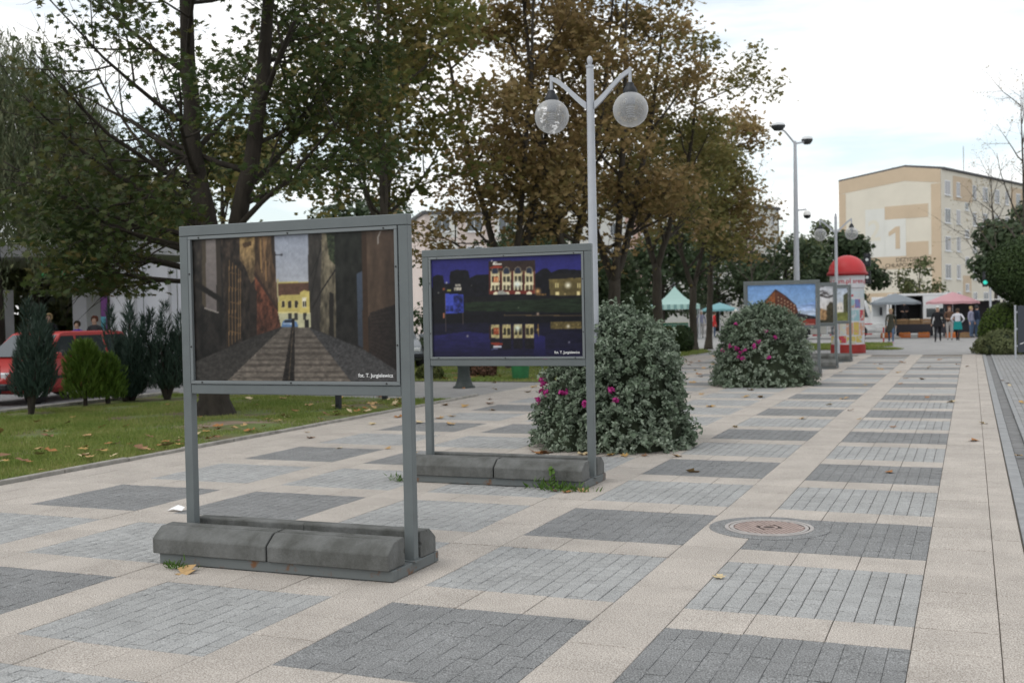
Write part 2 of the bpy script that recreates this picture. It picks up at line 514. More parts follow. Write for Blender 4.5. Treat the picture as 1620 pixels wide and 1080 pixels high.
for lst, nm, m in ((far_l, 'light_cobble_panel', M['cob_l']), (far_d, 'dark_cobble_panel', M['cob_d'])):
    b = MB()
    for (a, b2, c, d) in lst:
        V, F = chamf(b2 - a - .006, d - c - .006, 0.011, 0.003)
        b.add([(p[0] + (a + b2) / 2, p[1] + (c + d) / 2, p[2] - .001) for p in V], F)
    tag(b.build(nm, m, paving, fix=False), kind='stuff')

# manhole with a grey setting ring
mh = thing('manhole', 'round reddish cast iron manhole cover set in the paving', 'manhole', (MAN[0], MAN[1], 0.0))
b = MB(); b.lathe([(0.44, -0.010), (0.44, 0.0035), (0.31, 0.0045), (0.31, -0.010)], n=48); b.build('setting_ring', M['cob_d'], mh)
M['iron_red'] = mat('worn_iron', (0.335, 0.26, 0.235), 0.6, var=0.2, scale=14, bump=0.2, bscale=80, metal=0.1)
M['iron_rim'] = mat('iron_rim', (0.37, 0.345, 0.33), 0.55, var=0.12, scale=10, metal=0.1)
b = MB(); b.lathe([(0.325, 0.0), (0.325, 0.0085), (0.298, 0.0085), (0.298, 0.001)], n=48); b.build('frame', M['iron_rim'], mh)
M['iron_dark'] = mat('rib_gap_shade', (0.07, 0.055, 0.05), 0.8)  # cover floor coloured dark as the shade in the gaps between ribs
b = MB(); b.lathe([(0.0, 0.0015), (0.288, 0.0015), (0.288, -0.008)], n=48); cov = b.build('cover', M['iron_dark'], mh)
b = MB(); b.lathe([(0.288, 0.004), (0.288, 0.0082), (0.262, 0.0082), (0.262, 0.004)], n=48); b.build('rim', M['iron_rim'], cov)
for k in range(-7, 8):
    xk = k * 0.033
    hl = math.sqrt(max(0, 0.255**2 - xk**2))
    if hl < .05: continue
    segs = [(-hl, hl)] if abs(xk) > 0.07 else [(-hl, -0.075), (0.075, hl)]
    for a, b2 in segs:
        b = MB(); b.box(xk - .0118, xk + .0118, a, b2, 0.0010, 0.0085)
        o = b.build('rib', M['iron_red'], cov, bevel=0.002); o.rotation_euler = (0, 0, R(35))
b = MB(); b.lathe([(0.065, 0.001), (0.065, 0.0085), (0.045, 0.0085), (0.045, 0.001)], n=20); b.build('boss', M['iron_red'], cov)

# ------------------------------------------------------------------ edge, gutter and grey paving on the far side of the strip
edge = MB()
def longbox(mb, x0, x1, z0, z1, y0, y1, step=1.0, gap=0.006):
    y = y0
    while y < y1 - .05:
        mb.box(x0, x1, y, min(y + step, y1) - gap, z0, z1); y += step
gut = struct_root('gutter')
gutm = mat('gutter_concrete', (0.27, 0.275, 0.28), 0.9, var=0.15, scale=5, bump=0.2, bscale=90)
gutd = mat('gutter_channel', (0.175, 0.175, 0.175), 0.9, var=0.25, scale=5, bump=0.2, bscale=90)
for (x0, x1, z, nm, mm) in ((0.318, 0.42, 0.004, 'edge_stone', gutm), (0.426, 0.56, -0.018, 'channel_stone', gutd), (0.566, 0.63, 0.006, 'edge_stone', gutm)):
    y = 3.0
    first = None
    while y < 38.9:
        if first is None:
            q = MB(); q.box(x0, x1, 0, 0.994, -0.06, 0); first = q.mesh(nm, mm, bevel=0.004)
        o = bpy.data.objects.new(nm, first); link(o, gut); o.location = (0, y, z + rng.uniform(-.002, .002)); y += 1.0
# rows of long grey pavers beyond the gutter
q = MB(); q.quad((0.632, 2.5, -0.010), (9, 2.5, -0.010), (9, 39.1, -0.010), (0.632, 39.1, -0.010)); rp = tag(q.build('right_pavement', M['joint'], fix=False), kind='structure')
M['paver_r'] = speckle('paver_grey', (0.29, 0.29, 0.29), (0.20, 0.20, 0.20), (0.38, 0.38, 0.38), rnd=0.08)
items = []
for i in range(26):
    y = 6.0 - (0.1 if i % 2 else 0)
    while y < 39.0:
        items.append((0.632 + 0.1 * (i + .5), y + .1, 0.1, 0.2)); y += 0.2
def in_view_r(x, y): return in_view(x, y)
_p = paving; paving = rp
place_cobbles(items, 'grey_paver', 'grey_pavers_beyond', M['paver_r'], 0.006, 150)
paving = _p
q = MB(); q.box(3.235, 9, 6, 39.0, -0.012, 0.0); q.build('paver_panel', M['paver_r'], rp)

# ------------------------------------------------------------------ lawns and kerbs
def lawn(name, poly, z, hill=0.0):
    """lawn from a polygon in plan, gently uneven"""
    bm = bmesh.new()
    vs_ = [bm.verts.new((x, y, 0)) for x, y in poly]
    f = bm.faces.new(vs_)
    bmesh.ops.triangulate(bm, faces=[f])
    for _ in range(4):
        bmesh.ops.subdivide_edges(bm, edges=[e for e in bm.edges if e.calc_length() > 1.2], cuts=1)
        bmesh.ops.triangulate(bm, faces=[f for f in bm.faces if len(f.verts) > 3])
    for v in bm.verts:
        inner = 0.0 if v.is_boundary else 1.0
        v.co.z = gz(v.co.y) + z + inner * (0.03 * math.sin(v.co.x * 0.9 + 1) * math.cos(v.co.y * 0.7) + hill)
    me = bpy.data.meshes.new(name); bm.to_mesh(me); bm.free()
    me.materials.append(M['lawn'])
    me.polygons.foreach_set('use_smooth', [True] * len(me.polygons))
    o = link(bpy.data.objects.new(name, me)); return tag(o, kind='structure')
def inside(poly, X, Y):
    c = np.zeros(len(X), bool); n = len(poly)
    for i in range(n):
        x1, y1 = poly[i]; x2, y2 = poly[(i+1) % n]
        k = ((y1 > Y) != (y2 > Y)) & (X < (x2 - x1) * (Y - y1) / (y2 - y1 + 1e-12) + x1)
        c ^= k
    return c
def grass(name, poly, n, hmin, hmax, z, seed, bare=None, width=0.006):
    r_ = np.random.RandomState(seed)
    P = np.array(poly); lo, hi = P.min(0), P.max(0)
    X = r_.uniform(lo[0], hi[0], n * 2); Y = r_.uniform(lo[1], hi[1], n * 2)
    k = inside(poly, X, Y)
    pn = np.sin(X*1.7 + 2*np.sin(Y*.9)) * np.cos(Y*1.3 + np.sin(X*2.1)) + 0.5*np.sin(X*4.1)*np.sin(Y*3.7)
    k &= (pn + r_.uniform(-.6, .6, len(X))) > -0.42
    if bare is not None:
        for bx, by, br in bare: k &= ((X-bx)**2 + (Y-by)**2) > (br * r_.uniform(.75, 1.15, len(X)))**2
    X, Y = X[k][:n], Y[k][:n]; N = len(X)
    Z = np.array([gz(y) for y in Y]) + z + 0.02*np.sin(X * 0.9 + 1) * np.cos(Y * 0.7) - 0.01
    a = r_.uniform(0, 2*np.pi, N); h = r_.uniform(hmin, hmax, N); lean = r_.uniform(0.0, 0.75, N) * h
    la = r_.uniform(0, 2*np.pi, N); w = width * r_.uniform(.8, 1.6, N)
    V = np.zeros((N, 3, 3))
    V[:, 0] = np.stack([X - np.cos(a)*w, Y - np.sin(a)*w, Z], 1)
    V[:, 1] = np.stack([X + np.cos(a)*w, Y + np.sin(a)*w, Z], 1)
    V[:, 2] = np.stack([X + np.cos(la)*lean, Y + np.sin(la)*lean, Z + h], 1)
    o = link(bpy.data.objects.new(name, fast_mesh(name, V.reshape(-1, 3), np.arange(N*3).reshape(N, 3), M['grass'])))
    return tag(o, kind='stuff')
LA = [(-16.25, 5.0), (-9.18, 5.0), (-9.18, 19.45), (-12.2, 19.5), (-16.25, 19.9)]
lawn('lawn', LA, -0.004)
bare_a = [(-9.25, 6.2 + .55*i, .12 + .14*((i*7) % 5)/5) for i in range(24)] + [(-10.2, 13.9, 0.75), (-10.9, 14.6, .6), (-12.1, 15.7, .65), (-15.5, 15.05, .5), (-16.3, 17, .9), (-16.1, 18.2, 1.0), (-15.2, 18.4, 1.1), (-10.4, 17.9, 0.5)]
g_ = grass('grass', LA, 190000, 0.02, 0.065, 0.0, 1, bare_a, 0.0055); tag(g_, 'short green grass of the lawn beside the promenade kerb', 'grass')
LB = [(-40, 24.6), (-9.18, 24.6), (-9.18, 39.0), (-9.5, 44), (-12, 52), (-16, 55), (-40, 50)]
lawn('lawn', LB, -0.002)
g_ = grass('grass', [(-20, 24.6), (-9.18, 24.6), (-9.18, 39.0), (-9.5, 44), (-12, 52), (-16, 55), (-20, 50)], 90000, 0.03, 0.08, 0.0, 2, None, 0.010); tag(g_, 'grass under the brown autumn trees past the side path', 'grass')
LC = [(-9.4, 46.0), (-3.0, 46.2), (-2.5, 47.0), (-3.0, 48.2), (-9.6, 48.3)]
LD = [(-10.5, 50.5), (-4.2, 51), (-3.3, 53.5), (-3.6, 57.5), (-10.5, 57)]
LE = [(0.55, 40.5), (9, 40.5), (9, 44.0), (1.0, 44.5), (0.2, 43.5)]
LF = [(0.6, 46.5), (9, 46.5), (9, 53), (0.8, 52), (0.1, 48.5)]
for i, (q, lb) in enumerate(((LC, 'narrow grass strip behind the advertising column'), (LD, 'grass island with the striped barrier behind the boards'), (LE, 'grass edge below the hedge by the dark sign'), (LF, 'grass island under the short barrier at the hedge'))):
    lawn('grass_island', q, 0.004)
    tag(grass('grass', q, 16000, 0.03, 0.08, 0.02, 10 + i, None, 0.016), lb, 'grass')
# kerb of the near lawn, car-park kerb
kb = struct_root('kerb')
ks = MB(); ks.box(-0.04, 0.04, 0, 0.99, -0.1, 0.035); ks = ks.mesh('kerb_stone', M['kerb'], bevel=0.006)
for i in range(34):
    o = bpy.data.objects.new('kerb_stone', ks); link(o, kb)
    y = 5.3 + i
    hz = 0.0 if y < 19.4 else (-0.032 if y < 24.5 else 0.0)
    o.location = (-9.14 + rng.uniform(-.008, .008), y, hz + rng.uniform(-.006, .006)); o.rotation_euler = (0, rng.uniform(-.03, .03), rng.uniform(-.008, .008))
ks2 = MB(); ks2.box(-0.06, 0.06, 0, 0.99, -0.1, 0.06); ks2 = ks2.mesh('kerb_stone', M['kerb'], bevel=0.008)
for i in range(16):
    o = bpy.data.objects.new('kerb_stone', ks2); link(o, kb); o.location = (-16.31, 4.0 + i, 0)
# trodden bare patch on the lawn
pb = MB(); n = 28
for k in range(n):
    a = 2*math.pi*k/n; r_ = .8 + .25*math.sin(2*a+.5) + .14*math.sin(5*a+1) + .08*math.sin(9*a)
    pb.v.append((-10.35 + .95*r_*math.cos(a)*0.9, 14.15 + .95*r_*math.sin(a), 0.018))
pb.f.append(list(range(n))); pb.m.append(0)
tag(pb.build('bare_earth', M['soil'], fix=False), kind='structure')
# ------------------------------------------------------------------ foliage tools
def basis(Nrm, r_):
    n = Nrm / (np.linalg.norm(Nrm, axis=1, keepdims=True) + 1e-9)
    t = r_.normal(size=n.shape); t -= n * (t * n).sum(1, keepdims=True)
    t /= np.linalg.norm(t, axis=1, keepdims=True) + 1e-9
    return t, np.cross(n, t), n
def star(lobes=5):
    V = [(0, -0.05, 0.0)]; 
    prof = [(-90, .30), (-62, .45), (-28, .30), (-5, .62), (22, .34), (52, .85), (72, .42), (90, 1.0), (108, .42), (128, .85), (158, .34), (185, .62), (208, .30), (242, .45)]
    for a, r_ in prof:
        V.append((r_*.62*math.cos(R(a)), r_*.62*math.sin(R(a)), -0.10 * r_ * abs(math.cos(R(a)))))
    n = len(prof)
    F = [(0, 1 + i, 1 + (i + 1) % n) for i in range(n)]
    return np.array(V), np.array(F)
STAR = star()
LEAF6 = (np.array([(0, -.55, 0), (.30, -.18, .06), (.22, .28, .05), (0, .6, -.04), (-.22, .28, .05), (-.30, -.18, .06)]),
         np.array([(0, 1, 2), (0, 2, 3), (0, 3, 4), (0, 4, 5)]))
LOBED = (np.array([(0, -.5, 0), (.45, -.25, .08), (.22, 0, .02), (.40, .35, .05), (0, .62, -.05), (-.40, .35, .05), (-.22, 0, .02), (-.45, -.25, .08)]),
         np.array([(0, 1, 2), (2, 3, 4), (0, 2, 4), (0, 4, 6), (4, 5, 6), (0, 6, 7)]))
SPRAY = (np.array([(-.10, 0, 0), (.10, 0, 0), (.07, .55, .03), (0, 1, 0), (-.07, .55, .03)]), np.array([(0, 1, 2), (0, 2, 4), (4, 2, 3)]))
def leaf_mesh(name, C, Nrm, size, shape, m, r_, along=None):
    """C centres, Nrm leaf normals, size per leaf; along: optional direction of the leaf's long axis"""
    V0, F0 = shape
    N = len(C)
    if along is None: t, b, n = basis(Nrm, r_)
    else:
        b = along / (np.linalg.norm(along, axis=1, keepdims=True) + 1e-9)
        n = Nrm - b * (Nrm * b).sum(1, keepdims=True); n /= np.linalg.norm(n, axis=1, keepdims=True) + 1e-9
        t = np.cross(b, n)
    s = np.asarray(size).reshape(-1, 1, 1)
    V = C[:, None] + s * (V0[None, :, 0:1] * t[:, None] + V0[None, :, 1:2] * b[:, None] + V0[None, :, 2:3] * n[:, None])
    F = (F0[None] + len(V0) * np.arange(N)[:, None, None]).reshape(-1, 3)
    return fast_mesh(name, V.reshape(-1, 3), F, m)

class Tree:
    def __init__(s, seed):
        s.r = random.Random(seed); s.wood = MB(); s.tips = []      # tips: (point, direction)
    def limb(s, p, d, L, r0, lvl, maxl, kids, gn, sides=(9, 7, 5, 4), droop=0.0, wander=0.22, up=0.1, spread=(35, 65), shrink=(0.45, 0.7)):
        r = s.r; n = max(3, int(L / (0.55 if lvl < 2 else 0.3)))
        n = min(n, 9)
        pts, rad = [Vector(p)], [r0]; d = Vector(d).normalized()
        for i in range(n):
            d = (d + Vector((r.gauss(0, wander), r.gauss(0, wander), r.gauss(0, wander * 0.6))) * 0.5 + Vector((0, 0, up - droop * i / n))).normalized()
            pts.append(pts[-1] + d * (L / n)); rad.append(r0 * (1 - 0.78 * (i + 1) / n))
        s.wood.tube(pts, rad, sides[min(lvl, 3)], cap=False)
        if lvl >= maxl:
            for i in range(1, len(pts)): s.tips.append((pts[i], d.copy()))
            return pts
        nk = kids[lvl]
        for k in range(nk):
            t = (k + r.uniform(.2, .9)) / nk; t = 0.22 + 0.78 * t
            i = min(int(t * n), n - 1); q = pts[i].lerp(pts[i+1], t * n - i)
            dd = (pts[i+1] - pts[i]).normalized()
            ax = dd.orthogonal().normalized(); ax.rotate(Matrix.Rotation(k * 2.4 + r.uniform(-.5, .5), 3, dd))
            a = R(r.uniform(*spread)); nd = dd * math.cos(a) + ax * math.sin(a)
            s.limb(q, nd, L * r.uniform(*shrink) * (1.05 - 0.35 * t), max(0.006, rad[i] * 0.6), lvl + 1, maxl, kids, gn, sides, droop, wander, up * .6, spread, shrink)
        s.tips.append((pts[-1], d.copy()))
        return pts

def make_tree(name, label, cat, loc, seed, stems, limbs, leafn, leafsize, leaf_m, bark_m, shape=LOBED, kids=(5, 5, 4), maxl=3, cl=(0.28, 0.28, 0.13), tilt=0.55, group=None, droop=0.0, up=0.10, zmin=1.9, spread=(35, 65), flare=1.35, keep=None):
    """stems: list of (points, radii); limbs: list of (stem index, t, azimuth deg, elevation deg, length, radius)"""
    root = thing(name, label, cat, loc, 0, group)
    T = Tree(seed); r = T.r
    for k, (pts, rad) in enumerate(stems):
        pts = [Vector(p) for p in pts]
        P, Q = [], []                       # smooth the stem a little and roughen it
        for i in range(len(pts) - 1):
            for j in range(4):
                t = j / 4
                P.append(pts[i].lerp(pts[i+1], t) + Vector((r.gauss(0, .012), r.gauss(0, .012), 0))); Q.append(rad[i] * (1 - t) + rad[i+1] * t)
        P.append(pts[-1]); Q.append(rad[-1])
        if k == 0:
            P.insert(0, P[0] + Vector((0, 0, -0.12))); Q.insert(0, Q[0] * flare * 1.15); Q[1] *= flare
        T.wood.tube(P, Q, 11, cap=True)
        T.tips.append((P[-1], Vector((0, 0, 1))))
    for (si, t, az, el, L, r0) in limbs:
        pts = [Vector(p) for p in stems[si][0]]
        f = t * (len(pts) - 1); i = min(int(f), len(pts) - 2)
        q = pts[i].lerp(pts[i+1], f - i)
        d = Vector((math.cos(R(az)) * math.cos(R(el)), math.sin(R(az)) * math.cos(R(el)), math.sin(R(el))))
        T.limb(q, d, L, r0, 1, maxl, (0,) + tuple(kids), 0, droop=droop, up=up, spread=spread)
    tr = T.wood.build('trunk', bark_m, root, smooth=True, fix=False)
    rs = np.random.RandomState(seed)
    tips = np.array([tuple(t[0]) for t in T.tips])
    if leafn:
        tips = tips[tips[:, 2] > zmin - .2]
        idx = rs.randint(0, len(tips), leafn)
        C = tips[idx] + rs.normal(size=(leafn, 3)) * np.array(cl)
        C[:, 2] -= np.abs(rs.normal(size=leafn)) * cl[2] * .6
        C = C[C[:, 2] > zmin]
        if keep is not None: C = C[keep(C)]
        n = rs.normal(size=(len(C), 3)) * np.array([tilt, tilt, .25]) + np.array([0, 0, 0.8])
        me = leaf_mesh('crown', C, n, leafsize * rs.uniform(.65, 1.25, len(C)), shape, leaf_m, rs)
        link(bpy.data.objects.new('crown', me), root)
    return root

def radial_limbs(r, si, n, t0, t1, L0, L1, r0, el0=15, el1=55, az0=0):
    out = []
    for k in range(n):
        t = t0 + (t1 - t0) * (k + r.uniform(.1, .9)) / n
        out.append((si, t, az0 + k * 137.5 + r.uniform(-20, 20), r.uniform(el0, el1), L0 + (L1 - L0) * (k / max(1, n - 1)) * r.uniform(.85, 1.1), r0 * (1.1 - .6 * k / n)))
    return out

M['lf_dark'] = leafmat('maple_leaf_green', [(0.032, 0.052, 0.018), (0.046, 0.072, 0.022), (0.060, 0.084, 0.026), (0.090, 0.092, 0.032), (0.14, 0.095, 0.036)], 0.38)
M['lf_mid'] = leafmat('maple_leaf_turning', [(0.075, 0.105, 0.03), (0.12, 0.135, 0.04), (0.20, 0.17, 0.058), (0.28, 0.20, 0.08)], 0.45)
M['lf_brown'] = leafmat('maple_leaf_brown', [(0.15, 0.135, 0.05), (0.23, 0.18, 0.072), (0.31, 0.22, 0.10), (0.40, 0.29, 0.15)], 0.45)
M['lf_olive'] = leafmat('maple_leaf_olive', [(0.11, 0.125, 0.040), (0.18, 0.17, 0.058), (0.29, 0.225, 0.09)], 0.45)
M['lf_willow'] = leafmat('willow_leaf', [(0.062, 0.085, 0.045), (0.095, 0.120, 0.062), (0.13, 0.145, 0.075), (0.15, 0.135, 0.065)], 0.3)
M['lf_bg'] = leafmat('far_leaf', [(0.035, 0.058, 0.028), (0.050, 0.075, 0.035), (0.075, 0.095, 0.045)], 0.2)
M['lf_bgl'] = leafmat('far_leaf_light', [(0.06, 0.085, 0.035), (0.095, 0.115, 0.045), (0.14, 0.135, 0.055)], 0.2)

# --- the dark double-stemmed maple on the near lawn
rr = random.Random(11)
def xyz(px_off, z): return px_off
ST = [([(0, 0, 0), (0.02, 0.02, 1.0), (0.06, 0.02, 2.1), (-0.05, 0.0, 3.2), (-0.28, -0.02, 4.6), (-0.40, 0.05, 6.2), (-0.42, 0.1, 8.2), (-0.3, 0.1, 10.5)], [.27, .235, .215, .19, .15, .125, .10, .05]),
      ([(0.10, 0.03, 1.9), (0.38, 0.12, 2.9), (0.72, 0.2, 4.2), (0.95, 0.3, 5.7), (1.12, 0.35, 7.4), (1.4, .4, 9.4)], [.17, .155, .14, .12, .09, .04])]
LM = radial_limbs(rr, 0, 9, .34, .97, 3.3, 2.2, .06, 5, 40) + radial_limbs(rr, 1, 7, .25, .97, 3.1, 2.0, .06, 5, 40, 60)
# low limbs sweeping towards the car park and over the lawn
LM += [(0, .33, 205, 6, 3.4, .055), (0, .42, 170, 18, 3.2, .05), (0, .40, 235, 8, 3.0, .05), (0, .52, 150, 24, 3.0, .05), (0, .47, 190, 30, 3.3, .05), (1, .3, 20, 18, 2.4, .045), (1, .45, 60, 25, 2.8, .045), (0, .38, 250, 0, 2.3, .04)]
LM += [(0, .34, 180, 2, 3.6, .05), (0, .36, 220, 10, 3.6, .05), (0, .44, 200, 14, 3.6, .05), (0, .50, 215, 20, 3.4, .05), (0, .55, 180, 20, 3.4, .05), (0, .38, 165, 4, 3.0, .05), (0, .60, 235, 20, 3.0, .045), (0, .31, 195, -6, 2.8, .04), (0, .31, 230, -8, 2.4, .04)]
make_tree('maple_tree', 'dark green maple with a forked trunk on the lawn behind the alley photograph board', 'tree', (-12.07, 15.75, 0), 11, ST, LM, 27000, .16, M['lf_dark'], M['bark'], STAR, (4, 4, 3), 3, (.24, .24, .10), zmin=2.05, droop=.05, flare=1.5,
          keep=lambda C: (.924*C[:, 0] + .381*C[:, 1] > -2.5 + .35*np.sin(C[:, 2]*3.3)) & ~((C[:, 0] < -1.25 - .5*np.sin(C[:, 2]*2.1)) & (C[:, 2] > 5.0 + .45*np.sin(C[:, 1]*1.7) + .3*np.sin(C[:, 0]*3.1)) & (np.sin(C[:, 0]*2.3 + C[:, 1]) * np.sin(C[:, 2]*1.9) < .62)))

# --- the row of turning maples beyond the side path
def row_tree(label, loc, seed, h, leafn, m, bark='bark_grey', stems=1, rad=.16, size=.15, nl=13, L=(3.4, 1.8), fork=.24, lean=(0, 0), zmin=2.6, cl=(.3, .3, .16), group='maples in the row beyond the side path', kids=(4, 4, 3), t0=.12):
    r = random.Random(seed); st = []; lm = []
    lx, ly = lean
    if stems == 1:
        st.append(([(0, 0, 0), (lx*.1, ly*.1, h*.15), (lx*.35 + r.uniform(-.1, .1), ly*.35, h*.4), (lx*.7 + r.uniform(-.15, .15), ly*.7, h*.7), (lx, ly, h)], [rad, rad*.88, rad*.7, rad*.42, .02]))
        lm = radial_limbs(r, 0, nl, .30, .97, L[0], L[1], rad*.34, 12, 55, seed * 40)
    else:
        st.append(([(0, 0, 0), (lx*.05, ly*.05, h*fork*.55), (lx*.1, ly*.1, h*fork)], [rad, rad*.92, rad*.85]))
        for k in range(stems):
            a = seed + k * 2*math.pi/stems + r.uniform(-.3, .3); o = h * .16
            st.append(([(lx*.1, ly*.1, h*fork*.93), (lx*.25 + o*.30*math.cos(a), ly*.25 + o*.30*math.sin(a), h*(fork+.12)), (lx*.6 + o*.75*math.cos(a), ly*.6 + o*.75*math.sin(a), h*.62), (lx + o*1.1*math.cos(a), ly + o*1.1*math.sin(a), h*r.uniform(.9, 1.03))], [rad*.62, rad*.52, rad*.34, .02]))
            lm += radial_limbs(r, k + 1, max(5, nl // stems + 2), t0, .97, L[0], L[1], rad*.28, 10, 55, seed * 40 + k * 60)
    return make_tree('maple_tree', label, 'tree', loc, seed, st, lm, leafn, size, M[m], M[bark], LOBED, kids, 3, cl, zmin=zmin, group=group)
row_tree('green and bronze maple rising behind the gap between the two big boards', (-13.7, 24.9, 0), 21, 11.5, 10338, 'lf_mid', stems=2, rad=.19, L=(3.4, 2.0), zmin=2.5, size=.165)
row_tree('bronze maple with steep thin limbs directly behind the night photograph board', (-12.6, 30.6, 0), 22, 12.0, 8540, 'lf_brown', stems=3, rad=.19, L=(3.0, 1.7), fork=.2, size=.155)
row_tree('brown maple with a thick dark trunk behind the lamp post', (-11.2, 31.7, 0), 23, 12.5, 8540, 'lf_brown', stems=2, rad=.21, L=(3.0, 1.6), size=.155)
row_tree('brown maple forking low above the silver-leaved shrub', (-10.5, 34.1, 0), 24, 12.0, 9439, 'lf_brown', stems=3, rad=.22, fork=.22, L=(3.1, 1.9), size=.155)
row_tree('olive brown maple with a single straight trunk beside the mint market tent', (-10.5, 39.3, 0), 25, 11.0, 8540, 'lf_olive', stems=2, rad=.19, fork=.3, L=(3.3, 1.9), size=.16)
row_tree('olive maple with two close stems by the box shrubs', (-10.9, 46.6, -.03), 26, 10.5, 6742, 'lf_olive', stems=2, rad=.17, fork=.25, L=(2.6, 1.6), size=.17)
row_tree('slim olive maple last in the row towards the striped awning', (-11.0, 50.0, -.07), 27, 10.0, 4944, 'lf_brown', stems=2, rad=.15, fork=.34, L=(2.6, 1.4), lean=(1.2, .4), size=.18, nl=9)
# --- weeping willow over the pavilion
def willow(label, loc, seed, h, rad, n):
    root = thing('willow_tree', label, 'tree', loc)
    rs = np.random.RandomState(seed); r = random.Random(seed)
    w = MB()
    w.tube([(0, 0, -.1), (.05, 0, h*.2), (-.1, .1, h*.42), (.05, 0, h*.7)], [.32, .26, .2, .08], 10)
    for k in range(9):
        a = k * 2.4; q = h * r.uniform(.35, .6); o = rad * r.uniform(.45, .8)
        w.tube([(0, 0, q), (o*.5*math.cos(a), o*.5*math.sin(a), q + h*.2), (o*math.cos(a), o*math.sin(a), q + h*.27)], [.1, .06, .02], 6, cap=False)
    w.build('trunk', M['bark'], root, smooth=True, fix=False)
    C, A, Sz = [], [], []
    for i in range(n):
        a = rs.uniform(0, 2*np.pi); o = rad * math.sqrt(rs.uniform(.02, 1)) * (1 + .12*math.sin(3*a + seed))
        top = h * (1.0 - .38 * (o / rad) ** 2) * rs.uniform(.80, 1.0)
        L = rs.uniform(.9, 3.6); L = min(L, max(.5, top - rs.uniform(1.6, 2.6)))
        x, y = o*math.cos(a), o*math.sin(a); sw = rs.normal(size=2) * .09
        m_ = int(L / .085)
        t = np.linspace(0, 1, m_)
        C.append(np.stack([x + sw[0]*t*t*L + rs.normal(size=m_)*.03, y + sw[1]*t*t*L + rs.normal(size=m_)*.03, top - L*t], 1))
        A.append(np.stack([rs.normal(size=m_)*.45, rs.normal(size=m_)*.45, -np.ones(m_)], 1)); Sz.append(np.full(m_, 1.0))
    C = np.concatenate(C); A = np.concatenate(A)
    nr = rs.normal(size=C.shape)
    me = leaf_mesh('crown', C, nr, .19 * rs.uniform(.7, 1.2, len(C)), SPRAY, M['lf_willow'], rs, A)
    link(bpy.data.objects.new('crown', me), root)
willow('tall grey green weeping willow hanging over the pavilion', (-25.6, 23.6, 0), 4, 10.2, 4.3, 3000)
willow('smaller weeping willow behind the seated people', (-31.0, 30.5, 0), 5, 8.6, 3.6, 800)

# --- upright conifers along the car park
def juniper(label, loc, seed, h, rad, n, m, leaders=5, name='juniper', taper=.9, stem_h=.3, ls=.17, blunt=False):
    root = thing(name, label, 'shrub', loc, 0, 'conifers along the car park kerb')
    rs = np.random.RandomState(seed); w = MB()
    tops = []
    for k in range(leaders):
        a = rs.uniform(0, 2*np.pi); o = rad * (.0 if k == 0 else rs.uniform(.25, .62)); hh = h * (1 if k == 0 else rs.uniform(.5, .95))
        tops.append((o*math.cos(a), o*math.sin(a), hh))
        w.tube([(0, 0, -.05), (.3*o*math.cos(a), .3*o*math.sin(a), stem_h), (o*math.cos(a), o*math.sin(a), hh*.8)], [.045, .035, .01], 6, cap=False)
    w.build('stem', M['bark'], root, smooth=True, fix=False)
    C, A = [], []
    for k in range(n):
        tx, ty, hh = tops[rs.randint(leaders)]
        t = rs.uniform(0, 1) ** .85
        z = stem_h*.7 + (hh - stem_h*.7) * t
        if blunt: rr_ = rad * math.sqrt(max(0, 1 - (max(0, t - .15)/.87) ** 2.0))
        else: rr_ = rad * .5 * (1 - t) ** taper * (1 + .0) * min(1, .55 + t*3) + .02
        a = rs.uniform(0, 2*np.pi); o = rr_ * math.sqrt(rs.uniform(.1, 1))
        bx, by = (tx * min(1, t*1.3 + .25), ty * min(1, t*1.3 + .25)) if not blunt else (0, 0)
        lump = 1 + .16*math.sin(5*a + 9*t + seed) + .10*math.sin(11*a - 17*t) if blunt else 1.0
        C.append((bx + o*lump*math.cos(a), by + o*lump*math.sin(a), z)); A.append((.5*math.cos(a) + rs.normal()*.25, .5*math.sin(a) + rs.normal()*.25, 1.0))
    C, A = np.array(C), np.array(A)
    me = leaf_mesh('foliage', C, rs.normal(size=C.shape), ls * rs.uniform(.6, 1.3, len(C)), SPRAY if blunt else NEEDLE, m, rs, A)
    link(bpy.data.objects.new('foliage', me), root)
NEEDLE = (np.array([(-.05, 0, 0), (.05, 0, 0), (.035, .55, .03), (0, 1, 0), (-.035, .55, .03)]), SPRAY[1])
M['lf_jun'] = leafmat('juniper_needles', [(0.022, 0.045, 0.034), (0.034, 0.060, 0.045), (0.055, 0.085, 0.065)], .1)
M['lf_thu'] = leafmat('thuja_scales', [(0.050, 0.095, 0.014), (0.080, 0.140, 0.020), (0.12, 0.18, 0.03)], .15)
juniper('tall blue green juniper on a bare stem in front of the red cars', (-15.5, 15.05, 0), 31, 1.98, .74, 5600, M['lf_jun'], 11, stem_h=.42)
juniper('rounded yellow green thuja, brightest of the conifers', (-15.95, 16.85, 0), 32, 1.22, .40, 4200, M['lf_thu'], 2, 'thuja', stem_h=.2, ls=.12, blunt=True)
juniper('small dark thuja leaning against the bright thuja', (-15.75, 17.25, 0), 37, .95, .34, 2600, M['lf_thu'], 2, 'thuja', stem_h=.15, ls=.12, blunt=True)
juniper('dark juniper with ragged tips in front of the red estate car', (-16.0, 18.2, 0), 33, 1.98, .74, 5600, M['lf_jun'], 11, stem_h=.22)
juniper('dark juniper with a crooked stem beside the alley photograph board', (-15.3, 18.45, 0), 34, 1.95, .74, 5600, M['lf_jun'], 11, stem_h=.3)
juniper('low spreading juniper between the two ragged junipers', (-16.0, 18.0, 0), 35, .55, .7, 2400, M['lf_jun'], 5, stem_h=.1)

